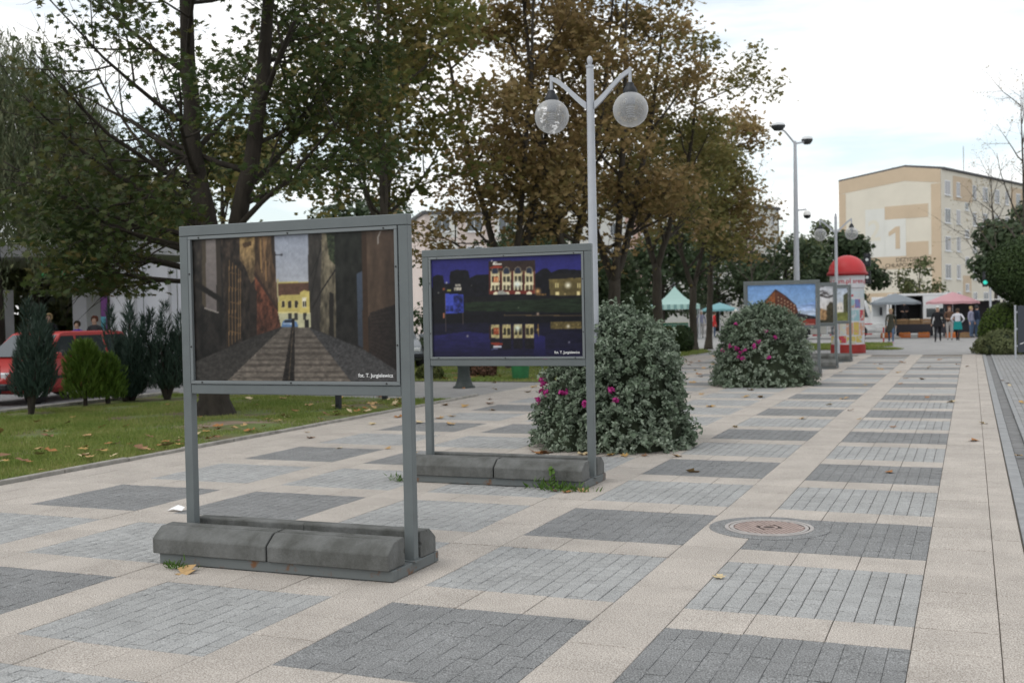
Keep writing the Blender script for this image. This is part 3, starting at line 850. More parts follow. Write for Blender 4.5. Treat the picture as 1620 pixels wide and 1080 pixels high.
# --- silver-leaved flower mounds on the promenade
M['lf_silver'] = leafmat('silver_leaf', [(0.085, 0.125, 0.075), (0.14, 0.185, 0.125), (0.25, 0.30, 0.23), (0.46, 0.50, 0.42)], .15, .8)
M['pink'] = leafmat('pink_petal', [(0.42, 0.03, 0.20), (0.55, 0.06, 0.30)], .3)
M['mound'] = mat('mound_core', (0.03, 0.04, 0.022), 0.95, var=.4, scale=9)  # near-black filler colour, painted as the shade inside dense foliage
def mound(label, loc, seed, rad, h, flowers, n, left_skirt=.15):
    root = thing('flower_mound', label, 'shrub', loc, 0, 'flower mounds on the promenade')
    rs = np.random.RandomState(seed)
    prof = np.array([(0, 1.0), (.12, .97), (.30, .90), (.5, .86), (.68, .82), (.82, .70), (.92, .48), (.985, .2), (1.0, 0)])
    def rad_at(t, a):
        base = np.interp(t, prof[:, 0], prof[:, 1])
        lump = 1 + .05*np.sin(3*a + seed) + .05*np.sin(5*a + 7*t) + .035*np.sin(9*a - 11*t + seed)
        skirt = 1 + left_skirt * np.clip(np.cos(a - np.pi*.95), 0, 1) * np.clip(1 - t*2.0, 0, 1)
        return rad * base * lump * skirt
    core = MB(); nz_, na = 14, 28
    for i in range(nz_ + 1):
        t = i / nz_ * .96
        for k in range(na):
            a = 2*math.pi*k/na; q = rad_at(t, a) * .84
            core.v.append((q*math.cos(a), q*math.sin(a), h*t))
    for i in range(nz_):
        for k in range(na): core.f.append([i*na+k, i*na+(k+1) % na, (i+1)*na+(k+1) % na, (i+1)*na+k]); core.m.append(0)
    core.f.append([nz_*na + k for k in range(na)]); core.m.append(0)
    core.build('shade_core', M['mound'], root, smooth=True, fix=False)  # added opaque core; its dark colour gives the shade between shoots
    ns = n // 22                                          # leafy shoots standing out of the mound, with dark gaps between
    t = rs.uniform(0, 1, ns) ** .9; a = rs.uniform(0, 2*np.pi, ns)
    q = rad_at(t, a) * rs.uniform(.86, .97, ns)
    S0 = np.stack([q*np.cos(a), q*np.sin(a), h*t*.985 + .01], 1)
    D = np.stack([np.cos(a)*(1.05 - t*.8), np.sin(a)*(1.05 - t*.8), -.15 + t*1.0], 1) + rs.normal(size=(ns, 3))*.42
    D /= np.linalg.norm(D, axis=1, keepdims=True); Ls = rs.uniform(.05, .16, ns) * (1 + .9*(rs.uniform(size=ns) > .93))
    k = np.repeat(np.arange(ns), 22); u = np.tile(np.linspace(0, 1, 22), ns); n = len(k)
    C = S0[k] + D[k]*(Ls[k]*u)[:, None] + rs.normal(size=(n, 3))*.018; C[:, 2] -= .05*u*u*(1 - t[k])
    C[:, 2] = np.abs(C[:, 2]) + .004
    nr = D[k]*.6 + np.array([0, 0, .5]) + rs.normal(size=(n, 3))*.7
    me = leaf_mesh('foliage', C, nr, .044 * rs.uniform(.6, 1.35, n), LEAF6, M['lf_silver'], rs)
    link(bpy.data.objects.new('foliage', me), root)
    # trailing shoots
    for k in range(len(flowers)):
        fa, ft = flowers[k]
        q = float(rad_at(ft, fa)) * 1.05
        c = np.array([q*math.cos(fa), q*math.sin(fa), h*ft])
        m_ = 16
        P = c + rs.normal(size=(m_, 3)) * .017
        nn = rs.normal(size=(m_, 3)) + np.array([math.cos(fa), math.sin(fa), .4])
        link(bpy.data.objects.new('flower', leaf_mesh('flower', P, nn, .052 * rs.uniform(.8, 1.2, m_), LEAF6, M['pink'], rs)), root)
    return root
# (angle, relative height) of the flower heads on the side towards the camera
F1 = [(R(197), .50), (R(203), .48), (R(200), .43), (R(214), .37), (R(222), .42), (R(236), .43), (R(262), .36), (R(282), .46), (R(287), .39), (R(190), .66)]
F2 = [(R(238), .52), (R(246), .49), (R(252), .44), (R(250), .39), (R(256), .37), (R(270), .52), (R(288), .38), (R(276), .58), (R(298), .62), (R(240), .80), (R(222), .46), (R(258), .47), (R(284), .70)]
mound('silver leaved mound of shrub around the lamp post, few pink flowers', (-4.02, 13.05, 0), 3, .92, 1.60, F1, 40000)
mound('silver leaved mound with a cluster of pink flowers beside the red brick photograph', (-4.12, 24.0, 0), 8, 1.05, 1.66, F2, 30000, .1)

# ------------------------------------------------------------------ photographs printed on the boards (flat print: colours on a fine grid)
class Print:
    """paints in the coordinates of a sketch whose four corners are given (TL, TR, BR, BL); then lies flat in the frame"""
    def __init__(s, corners, nu, nv, seed=1):
        s.nu, s.nv = nu, nv
        src = np.array([(0, 1), (1, 1), (1, 0), (0, 0)], float); dst = np.array(corners, float)
        A = []
        for (u, v), (x, y) in zip(src, dst):
            A.append([u, v, 1, 0, 0, 0, -x*u, -x*v, -x]); A.append([0, 0, 0, u, v, 1, -y*u, -y*v, -y])
        Hm = np.linalg.svd(np.array(A))[2][-1].reshape(3, 3)
        U, V = np.meshgrid(np.linspace(0, 1, nu + 1), np.linspace(0, 1, nv + 1))
        q = Hm @ np.stack([U.ravel(), V.ravel(), np.ones(U.size)])
        s.X, s.Y = q[0] / q[2], q[1] / q[2]
        s.C = np.zeros((U.size, 3)); s.r = np.random.RandomState(seed)
        s.nx = s.r.uniform(-1, 1, (70, 70))
    def noise(s, fx, fy, ox=0):
        x = (s.X / fx + ox) % 69; y = (s.Y / fy + ox * 1.7) % 69
        i, j = x.astype(int), y.astype(int); a, b = x - i, y - j
        n = s.nx
        return (n[i, j]*(1-a)*(1-b) + n[i+1, j]*a*(1-b) + n[i, j+1]*(1-a)*b + n[i+1, j+1]*a*b)
    def poly(s, pts, col, col2=None, axis='y', amp=0.0, fx=30, fy=30, alpha=1.0):
        k = inside(pts, s.X, s.Y)
        if not k.any(): return
        col = np.array(col, float)
        if col2 is not None:
            P = np.array(pts, float); ax = 1 if axis == 'y' else 0
            t = ((s.Y if ax else s.X)[k] - P[:, ax].min()) / (np.ptp(P[:, ax]) + 1e-9)
            c = col[None] * (1 - t[:, None]) + np.array(col2, float)[None] * t[:, None]
        else: c = np.repeat(col[None], k.sum(), 0)
        if amp:
            nz = (s.noise(fx, fy, len(pts))[k] + .6 * s.noise(fx*.37, fy*.37, 5)[k])
            c = c * (1 + amp * nz[:, None])
        s.C[k] = s.C[k] * (1 - alpha) + c * alpha
    def rect(s, x0, y0, x1, y1, col, **kw): s.poly([(x0, y0), (x1, y0), (x1, y1), (x0, y1)], col, **kw)
    def spot(s, x, y, r, col, p=2.0):
        d = np.hypot(s.X - x, s.Y - y) / r; w = np.clip(1 - d, 0, 1)[:, None] ** p
        s.C[:] = s.C * (1 - w) + np.array(col, float) * w
    def line(s, pts, w, col):
        for (x0, y0), (x1, y1) in zip(pts[:-1], pts[1:]):
            dx, dy = x1-x0, y1-y0; L = math.hypot(dx, dy) + 1e-6; nx, ny = -dy/L*w/2, dx/L*w/2
            s.poly([(x0+nx, y0+ny), (x1+nx, y1+ny), (x1-nx, y1-ny), (x0-nx, y0-ny)], col)
    def mesh(s, w, h, m, gain=1.0, sat=1.0):
        nu, nv = s.nu, s.nv
        U, V = np.meshgrid(np.linspace(-w/2, w/2, nu + 1), np.linspace(-h/2, h/2, nv + 1))
        P = np.stack([U.ravel(), np.zeros(U.size), V.ravel()], 1)
        i = np.arange(nu)[None] + (nu + 1) * np.arange(nv)[:, None]; i = i.ravel()
        me = fast_mesh('poster', P, np.stack([i, i+1, i+nu+2, i+nu+1], 1), m)
        G = s.C.reshape(nv + 1, nu + 1, 3); P_ = np.pad(G, ((1, 1), (1, 1), (0, 0)), 'edge'); G = sum(P_[a:a + nv + 1, b:b + nu + 1] for a in range(3) for b in range(3)) / 9; s.C = (.35*s.C + .65*G.reshape(-1, 3))
        g_ = s.C.mean(1, keepdims=True); s.C = g_ + (s.C - g_) * sat
        fine = 1 + .03*s.noise(4.3, 4.1, 3) + .06*s.noise(11, 13, 8); s.C = s.C * fine[:, None]
        c = np.clip(s.C / 255, 0, 1); c = np.where(c <= .04045, c / 12.92, ((c + .055) / 1.055) ** 2.4) * gain
        at = me.color_attributes.new('print', 'FLOAT_COLOR', 'POINT')
        at.data.foreach_set('color', np.concatenate([c, np.ones((len(c), 1))], 1).astype(np.float32).ravel())
        return me
mp = bpy.data.materials.new('printed_photograph'); mp.use_nodes = True
_a = mp.node_tree.nodes.new('ShaderNodeAttribute'); _a.attribute_name = 'print'
mp.node_tree.links.new(_a.outputs['Color'], mp.node_tree.nodes['Principled BSDF'].inputs['Base Color'])
mp.node_tree.nodes['Principled BSDF'].inputs['Roughness'].default_value = .38
mp.node_tree.nodes['Principled BSDF'].inputs['Specular IOR Level'].default_value = .25
M['print'] = mp

def paint_alley():
    p = Print([(222, 178), (1180, 116), (1197, 853), (242, 848)], 300, 190, 2)
    p.C[:] = (40, 35, 31)
    p.poly([(596, 100), (775, 100), (780, 385), (606, 385)], (148, 158, 180), (170, 174, 184), amp=.03, fx=60, fy=40)
    p.line([(610, 243), (642, 244)], 4, (40, 40, 44)); p.spot(642, 244, 7, (40, 40, 44), .5)
    # house at the end of the alley
    p.poly([(620, 375), (775, 372), (782, 592), (632, 592)], (205, 182, 84), amp=.05)
    p.poly([(618, 362), (628, 362), (632, 470), (620, 470)], (190, 175, 120))
    p.poly([(627, 384), (768, 377), (771, 416), (735, 420), (735, 432), (628, 440)], (98, 64, 48), amp=.12, fx=8, fy=5)
    p.rect(626, 522, 780, 592, (190, 186, 140)); p.rect(622, 518, 776, 526, (232, 214, 130))
    p.poly([(728, 424), (750, 412), (774, 420), (774, 522), (728, 522)], (214, 190, 88))
    for x in (643, 674, 705): p.rect(x-3, 464, x+17, 500, (225, 205, 120)); p.rect(x, 466, x+14, 497, (58, 50, 42))
    p.rect(739, 448, 760, 496, (235, 225, 190)); p.rect(742, 466, 749, 494, (60, 55, 45)); p.rect(752, 466, 759, 494, (60, 55, 45))
    for x in (674, 704, 744): p.rect(x, 524, x+15, 556, (58, 58, 52))
    p.poly([(642, 590), (646, 568), (660, 554), (698, 553), (716, 570), (722, 590)], (82, 122, 176)); p.rect(656, 558, 692, 568, (30, 40, 55)); p.rect(650, 572, 690, 578, (190, 205, 225))
    p.rect(692, 550, 703, 592, (25, 25, 28)); p.rect(752, 556, 772, 592, (36, 34, 34))
    # left side of the alley, near to far
    p.poly([(200, 100), (384, 100), (392, 700), (200, 780)], (46, 39, 34), (28, 25, 23), amp=.5, fx=18, fy=40)
    p.poly([(268, 176), (286, 176), (288, 510), (270, 480)], (78, 66, 50)); p.poly([(286, 176), (332, 170), (340, 522), (288, 506)], (128, 117, 112), (108, 98, 96)); p.line([(280, 502), (348, 525)], 7, (150, 140, 132))
    p.poly([(332, 100), (352, 100), (362, 470), (340, 430)], (58, 48, 40)); p.poly([(236, 370), (392, 470), (392, 500), (236, 400)], (26, 22, 20))
    p.poly([(352, 100), (446, 100), (520, 400), (528, 634), (384, 694)], (58, 45, 36), (32, 27, 24), amp=.55, fx=12, fy=34)
    p.poly([(382, 250), (452, 318), (452, 648), (386, 692)], (46, 36, 28))
    for x in (396, 411, 426, 440, 449): p.line([(x, 262 + (x-390)), (x, 690 - (x-390)*.7)], 3.5, (138, 100, 58))
    for y in (330, 400, 470, 540, 610): p.line([(394, y), (452, y + 14)], 3, (120, 84, 46))
    p.poly([(444, 160), (520, 150), (524, 350), (500, 385), (468, 300), (446, 270)], (160, 124, 68), (92, 72, 50), amp=.4, fx=11, fy=26)
    p.poly([(460, 190), (500, 178), (500, 200), (462, 214)], (84, 58, 34))
    p.poly([(515, 100), (600, 100), (613, 310), (628, 520), (612, 500), (516, 335)], (116, 84, 52), (70, 50, 38), amp=.45, fx=8, fy=50)
    p.line([(540, 160), (548, 330)], 6, (170, 124, 66)); p.line([(560, 158), (570, 370)], 5, (158, 112, 62)); p.poly([(590, 150), (606, 150), (616, 320), (604, 300)], (54, 42, 36))
    p.poly([(514, 330), (622, 508), (642, 600), (524, 632)], (118, 58, 36), (76, 42, 30), amp=.45, fx=9, fy=20)
    p.poly([(514, 318), (626, 500), (628, 522), (514, 345)], (60, 40, 32)); p.poly([(490, 370), (526, 420), (526, 634), (494, 648)], (44, 35, 30), amp=.3)
    # right side
    p.poly([(765, 100), (838, 100), (826, 610), (782, 592), (770, 380)], (66, 61, 55), (46, 42, 40), amp=.25, fx=10, fy=60)
    p.line([(836, 140), (776, 480)], 4, (34, 32, 30)); p.line([(830, 210), (780, 345)], 4, (36, 34, 31))
    p.poly([(832, 100), (902, 100), (908, 646), (824, 610)], (122, 110, 84), (84, 76, 60), amp=.4, fx=12, fy=40); p.line([(905, 300), (828, 420), (788, 500)], 6, (34, 30, 28)); p.poly([(868, 420), (888, 430), (890, 640), (868, 628)], (36, 32, 28))
    p.poly([(850, 120), (960, 110), (930, 220), (905, 300), (868, 260)], (48, 58, 36), amp=.6, fx=9, fy=9)
    p.poly([(892, 100), (1024, 100), (1034, 700), (902, 648)], (33, 36, 30), (30, 28, 27), amp=.4, fx=22, fy=50)
    p.poly([(998, 332), (1024, 318), (1030, 690), (1004, 676)], (66, 80, 102), (50, 56, 66))
    p.poly([(1020, 100), (1200, 90), (1205, 480), (1062, 522), (1046, 560), (1040, 700), (1030, 700)], (96, 73, 55), (66, 50, 40), axis='x', amp=.14, fx=30, fy=120)
    p.poly([(1020, 120), (1044, 118), (1056, 720), (1030, 700)], (66, 46, 32)); p.line([(1112, 122), (1100, 150), (1098, 190)], 6, (160, 150, 140))
    p.poly([(1060, 520), (1210, 470), (1210, 812), (1060, 722)], (54, 42, 37), (34, 29, 28), axis='x', amp=.2, fx=9, fy=7)
    for k in range(13): p.line([(1062, 530 + k*15), (1200, 492 + k*25)], 2.5, (30, 25, 24))
    # ground
    p.poly([(200, 775), (524, 632), (642, 592), (668, 592), (395, 860), (200, 860)], (50, 47, 45), (60, 56, 52), amp=.25, fx=7, fy=5)
    p.poly([(648, 592), (772, 592), (985, 860), (380, 860)], (96, 87, 78), (118, 106, 94), amp=.20, fx=13, fy=7)
    for y, a in ((640, 6), (668, 6), (690, 8), (716, 16), (748, 6), (770, 12), (806, 7), (832, 9)):
        t = (y - 592) / 268.
        p.poly([(648 - 268*t, y), (772 + 213*t, y - 4), (772 + 213*t + 4, y + a*.6), (648 - 268*t, y + a)], (52, 44, 38), alpha=.45)
    p.poly([(690, 592), (705, 592), (704, 860), (646, 860)], (38, 33, 30), amp=.5, fx=9, fy=9); p.line([(697, 592), (678, 850)], 4, (90, 76, 60))
    p.poly([(772, 592), (910, 646), (1040, 702), (1210, 812), (1210, 870), (980, 862)], (62, 61, 62), (74, 72, 72), amp=.28, fx=6, fy=4)
    return p
def paint_night():
    p = Print([(165, 126), (1272, 94), (1281, 836), (178, 833)], 250, 150, 3)
    p.C[:] = (20, 20, 26)
    p.poly([(150, 60), (1300, 60), (1300, 330), (150, 330)], (36, 34, 104), (46, 46, 132), amp=.05, fx=90, fy=60)
    for a in ([(170, 400), (176, 250), (205, 236), (250, 240), (262, 300), (300, 300), (304, 215), (350, 200), (436, 206), (450, 262), (500, 238), (600, 236), (600, 400)],
              [(930, 400), (934, 236), (985, 200), (1020, 196), (1050, 226), (1110, 204), (1190, 206), (1290, 214), (1290, 400)]):
        p.poly(a, (19, 19, 26), amp=.3, fx=18, fy=18)
    p.poly([(1030, 276), (1180, 256), (1215, 270), (1290, 262), (1290, 396), (1040, 394)], (112, 96, 52), (88, 76, 44), amp=.15)
    p.poly([(1025, 262), (1110, 232), (1290, 240), (1290, 264), (1040, 276)], (30, 28, 30))
    for x in (1080, 1240): p.rect(x, 304, x+22, 338, (214, 196, 128)); p.rect(x+9, 304, x+13, 338, (60, 50, 34))
    for x in (1082, 1234): p.rect(x, 366, x+24, 394, (225, 205, 140))
    p.spot(1172, 320, 34, (255, 250, 225), 1.2); p.spot(1150, 384, 12, (255, 220, 150))
    # lit house
    p.rect(590, 138, 932, 384, (52, 38, 34), amp=.12); p.rect(594, 212, 932, 240, (120, 104, 74))
    for k, x in enumerate((606, 690, 774, 858)):
        p.rect(x, 224, x+62, 352, (196, 180, 134), col2=(232, 220, 178)); 
        for dx in (6, 34): p.rect(x+dx, 252, x+dx+20, 292, (66, 62, 48)); p.rect(x+dx, 318, x+dx+20, 352, (84, 76, 58))
        p.rect(x+28, 240, x+32, 352, (225, 212, 168)); p.rect(x-2, 300, x+64, 312, (226, 214, 172))
        p.poly([(x+4, 226), (x+8, 190), (x+30, 180), (x+52, 190), (x+58, 226)], (120, 108, 92)); p.poly([(x+10, 232), (x+13, 196), (x+30, 188), (x+47, 196), (x+50, 232)], (40, 48, 66))
        p.rect(x-16, 214, x-4, 356, (92, 38, 30)); p.rect(x-3, 214, x+3, 356, (226, 212, 164))
    p.rect(918, 214, 930, 356, (104, 44, 34)); p.rect(592, 356, 932, 382, (112, 40, 32))
    for x in (622, 700, 782, 866): p.poly([(x, 384), (x+4, 366), (x+20, 362), (x+38, 366), (x+42, 384)], (226, 216, 180))
    p.poly([(652, 384), (656, 360), (690, 352), (716, 366), (730, 384)], (150, 148, 140)); p.rect(624, 256, 660, 294, (176, 70, 44)); p.rect(630, 260, 640, 290, (240, 190, 120)); p.rect(646, 260, 656, 290, (240, 190, 120))
    p.spot(800, 310, 46, (225, 240, 240), 1.6)
    p.poly([(600, 186), (640, 170), (690, 178), (690, 192), (600, 194)], (150, 52, 36)); p.rect(622, 146, 655, 152, (230, 225, 215)); p.rect(622, 156, 684, 168, (235, 228, 215)); p.spot(613, 138, 9, (235, 230, 220), .8)
    p.spot(950, 362, 36, (255, 190, 110), 1.4); p.rect(936, 378, 1010, 392, (116, 84, 44), amp=.6, fx=7, fy=7)
    # bank and water
    p.rect(150, 398, 1300, 440, (24, 24, 26), amp=.2); p.poly([(410, 440), (1290, 410), (1290, 520), (410, 500)], (30, 42, 28), amp=.35, fx=60, fy=7)
    p.rect(150, 524, 1300, 590, (18, 18, 24), amp=.2); p.line([(700, 534), (1275, 542)], 6, (104, 84, 56)); p.spot(950, 526, 20, (240, 200, 170)); p.spot(808, 480, 10, (150, 150, 130))
    p.poly([(150, 590), (1300, 590), (1300, 860), (150, 860)], (22, 22, 40), (27, 25, 56), amp=.2, fx=50, fy=12)
    p.poly([(180, 680), (430, 650), (600, 668), (600, 860), (180, 860)], (34, 32, 92), (24, 22, 52), amp=.15, fx=60, fy=10)
    p.poly([(920, 668), (1000, 690), (1010, 860), (920, 860)], (36, 34, 98), (26, 24, 60), amp=.1)
    for k, x in enumerate((606, 690, 774, 858)):
        p.rect(x, 600, x+62, 700, (176, 160, 108), amp=.25, fx=6, fy=10); p.rect(x+6, 630, x+26, 676, (52, 48, 36)); p.rect(x+36, 630, x+56, 676, (52, 48, 36)); p.rect(x-14, 610, x-4, 706, (60, 30, 26))
        p.rect(x-4, 706, x+64, 780, (26, 24, 30), amp=.3, fx=9, fy=9)
    p.spot(800, 628, 40, (225, 240, 225), 1.4); p.rect(622, 626, 664, 672, (150, 66, 40)); p.spot(635, 642, 10, (240, 190, 120)); p.spot(654, 642, 10, (240, 190, 120))
    p.poly([(604, 742), (640, 756), (690, 748), (690, 734), (604, 732)], (140, 48, 34)); p.rect(622, 756, 684, 768, (190, 190, 200)); p.rect(622, 772, 655, 778, (150, 160, 210)); p.spot(613, 782, 9, (120, 140, 230))
    p.rect(1042, 584, 1270, 636, (96, 82, 46), amp=.3, fx=10, fy=10); p.spot(1172, 618, 26, (255, 245, 220)); p.spot(1088, 606, 9, (220, 200, 130)); p.spot(1246, 606, 9, (220, 200, 130))
    p.line([(950, 600), (955, 690)], 8, (120, 90, 46)); p.spot(948, 642, 18, (220, 180, 90)); p.spot(432, 684, 16, (200, 190, 170)); p.spot(1178, 734, 14, (190, 190, 210))
    # blue noticeboard and street lights
    p.poly([(264, 372), (402, 380), (402, 514), (268, 520)], (58, 74, 190), amp=.06); p.poly([(330, 384), (398, 384), (398, 510), (332, 512)], (40, 50, 130), amp=.5, fx=14, fy=14); p.rect(272, 462, 328, 506, (36, 46, 120), amp=.5, fx=12, fy=12)
    p.line([(268, 374), (272, 650)], 5, (92, 78, 76)); p.line([(398, 514), (400, 600)], 6, (100, 84, 80)); p.rect(332, 326, 388, 352, (170, 162, 146), amp=.3, fx=6, fy=6); p.rect(342, 306, 382, 324, (140, 134, 122), amp=.3, fx=6, fy=6); p.rect(282, 342, 312, 358, (150, 150, 70))
    p.spot(278, 294, 14, (240, 250, 215)); p.spot(257, 340, 20, (230, 110, 60)); p.spot(218, 367, 10, (240, 240, 210)); p.spot(462, 316, 8, (190, 190, 170)); p.poly([(250, 514), (262, 514), (262, 552), (250, 552)], (170, 100, 70))
    return p
def paint_brick():
    p = Print([(82, 316), (586, 306), (588, 606), (82, 606)], 130, 84, 4)
    p.poly([(60, 280), (620, 280), (620, 640), (60, 640)], (98, 140, 198), (150, 178, 210), amp=.06, fx=90, fy=30)
    p.poly([(440, 470), (600, 430), (600, 530), (470, 540)], (96, 130, 190), (196, 206, 222), amp=.2, fx=50, fy=10)
    p.poly([(188, 460), (215, 420), (284, 346), (292, 346), (292, 640), (150, 640)], (136, 78, 44), (118, 66, 40), amp=.15, fx=10, fy=10)
    p.poly([(288, 342), (350, 384), (400, 430), (440, 462), (460, 520), (520, 560), (520, 640), (288, 640)], (92, 52, 38), (78, 44, 34), amp=.2, fx=12, fy=12)
    p.line([(190, 462), (286, 348), (352, 386), (440, 462)], 5, (46, 32, 30)); p.line([(289, 345), (290, 600)], 4, (60, 36, 28))
    for i in range(6):
        for j in range(6):
            x, y = 304 + i*24, 396 + j*26 + i*12
            if y < 540: p.rect(x, y, x+8, y+11, (176, 150, 122))
    for i in range(4):
        for j in range(6):
            x, y = 206 + i*20, 470 - i*22 + j*26
            if y > 400 + (3-i)*14: p.rect(x, y, x+6, y+10, (84, 44, 30))
    p.poly([(410, 545), (588, 552), (600, 640), (380, 640)], (132, 52, 42), (120, 44, 38), amp=.06); p.poly([(440, 515), (520, 530), (588, 545), (588, 560), (420, 560)], (42, 40, 44), amp=.4, fx=9, fy=9)
    p.spot(572, 494, 9, (255, 255, 250)); p.rect(510, 597, 576, 601, (215, 190, 185)); p.poly([(90, 480), (150, 470), (190, 490), (190, 640), (90, 640)], (60, 66, 52), amp=.4, fx=9, fy=9)
    return p
def paint_branches():
    p = Print([(215, 332), (745, 330), (745, 586), (215, 586)], 110, 60, 5)
    p.poly([(180, 300), (780, 300), (780, 620), (180, 620)], (182, 186, 196), (206, 196, 186), amp=.06, fx=40, fy=40)
    p.poly([(540, 500), (620, 480), (690, 500), (720, 560), (745, 600), (540, 600)], (150, 120, 88), amp=.35, fx=9, fy=9); p.poly([(200, 470), (330, 440), (470, 480), (540, 520), (540, 600), (200, 600)], (120, 98, 72), amp=.4, fx=10, fy=10)
    p.poly([(690, 470), (720, 440), (750, 450), (750, 600), (690, 600)], (62, 58, 46), amp=.4, fx=8, fy=8); p.rect(190, 566, 760, 600, (58, 56, 46), amp=.3, fx=9, fy=5)
    r = random.Random(3)
    for k in range(34):
        x, y = 745 - r.uniform(0, 500), 330 + r.uniform(0, 60); pts = [(x, y)]
        for j in range(5): x -= r.uniform(6, 26) * (1 if k % 3 else -1); y += r.uniform(-8, 16); pts.append((x, y))
        p.line(pts, r.uniform(2.5, 6), (62, 58, 58))
    p.line([(745, 400), (690, 410), (640, 396), (560, 402), (480, 390)], 9, (50, 46, 46))
    return p
def paint_tower():
    p = Print([(380, 350), (866, 350), (866, 582), (380, 582)], 110, 56, 6)
    p.poly([(340, 320), (900, 320), (900, 620), (340, 620)], (176, 188, 206), (206, 206, 204), amp=.06, fx=40, fy=40)
    p.poly([(772, 460), (800, 448), (826, 456), (826, 524), (772, 524)], (214, 208, 200)); p.rect(780, 480, 786, 500, (90, 90, 92)); p.rect(806, 480, 812, 500, (90, 90, 92)); p.poly([(600, 470), (772, 466), (772, 524), (600, 524)], (196, 178, 150), amp=.1)
    p.poly([(828, 400), (870, 380), (880, 540), (826, 540)], (74, 76, 56), amp=.45, fx=8, fy=8); p.poly([(380, 420), (560, 460), (600, 530), (380, 560)], (92, 90, 62), amp=.4, fx=9, fy=9)
    p.rect(360, 522, 880, 600, (112, 116, 66), amp=.2, fx=30, fy=8); r = random.Random(9)
    for k in range(30):
        x, y = 866 - r.uniform(0, 420), 350 + r.uniform(0, 40); pts = [(x, y)]
        for j in range(5): x -= r.uniform(4, 20) * (1 if k % 2 else -1); y += r.uniform(-4, 16); pts.append((x, y))
        p.line(pts, r.uniform(2.5, 5), (70, 66, 64))
    return p

def text_mesh(name, body, size, m, align='LEFT', extrude=0.0, bold=False):
    cu = bpy.data.curves.new(name, 'FONT'); cu.body = body; cu.size = size; cu.align_x = align; cu.extrude = extrude
    if bold: cu.offset = size * .012
    o = bpy.data.objects.new(name, cu); COL.objects.link(o)
    dg = bpy.context.evaluated_depsgraph_get(); me = bpy.data.meshes.new_from_object(o.evaluated_get(dg))
    bpy.data.objects.remove(o); bpy.data.curves.remove(cu)
    me.name = name; me.materials.clear(); me.materials.append(m)
    return me

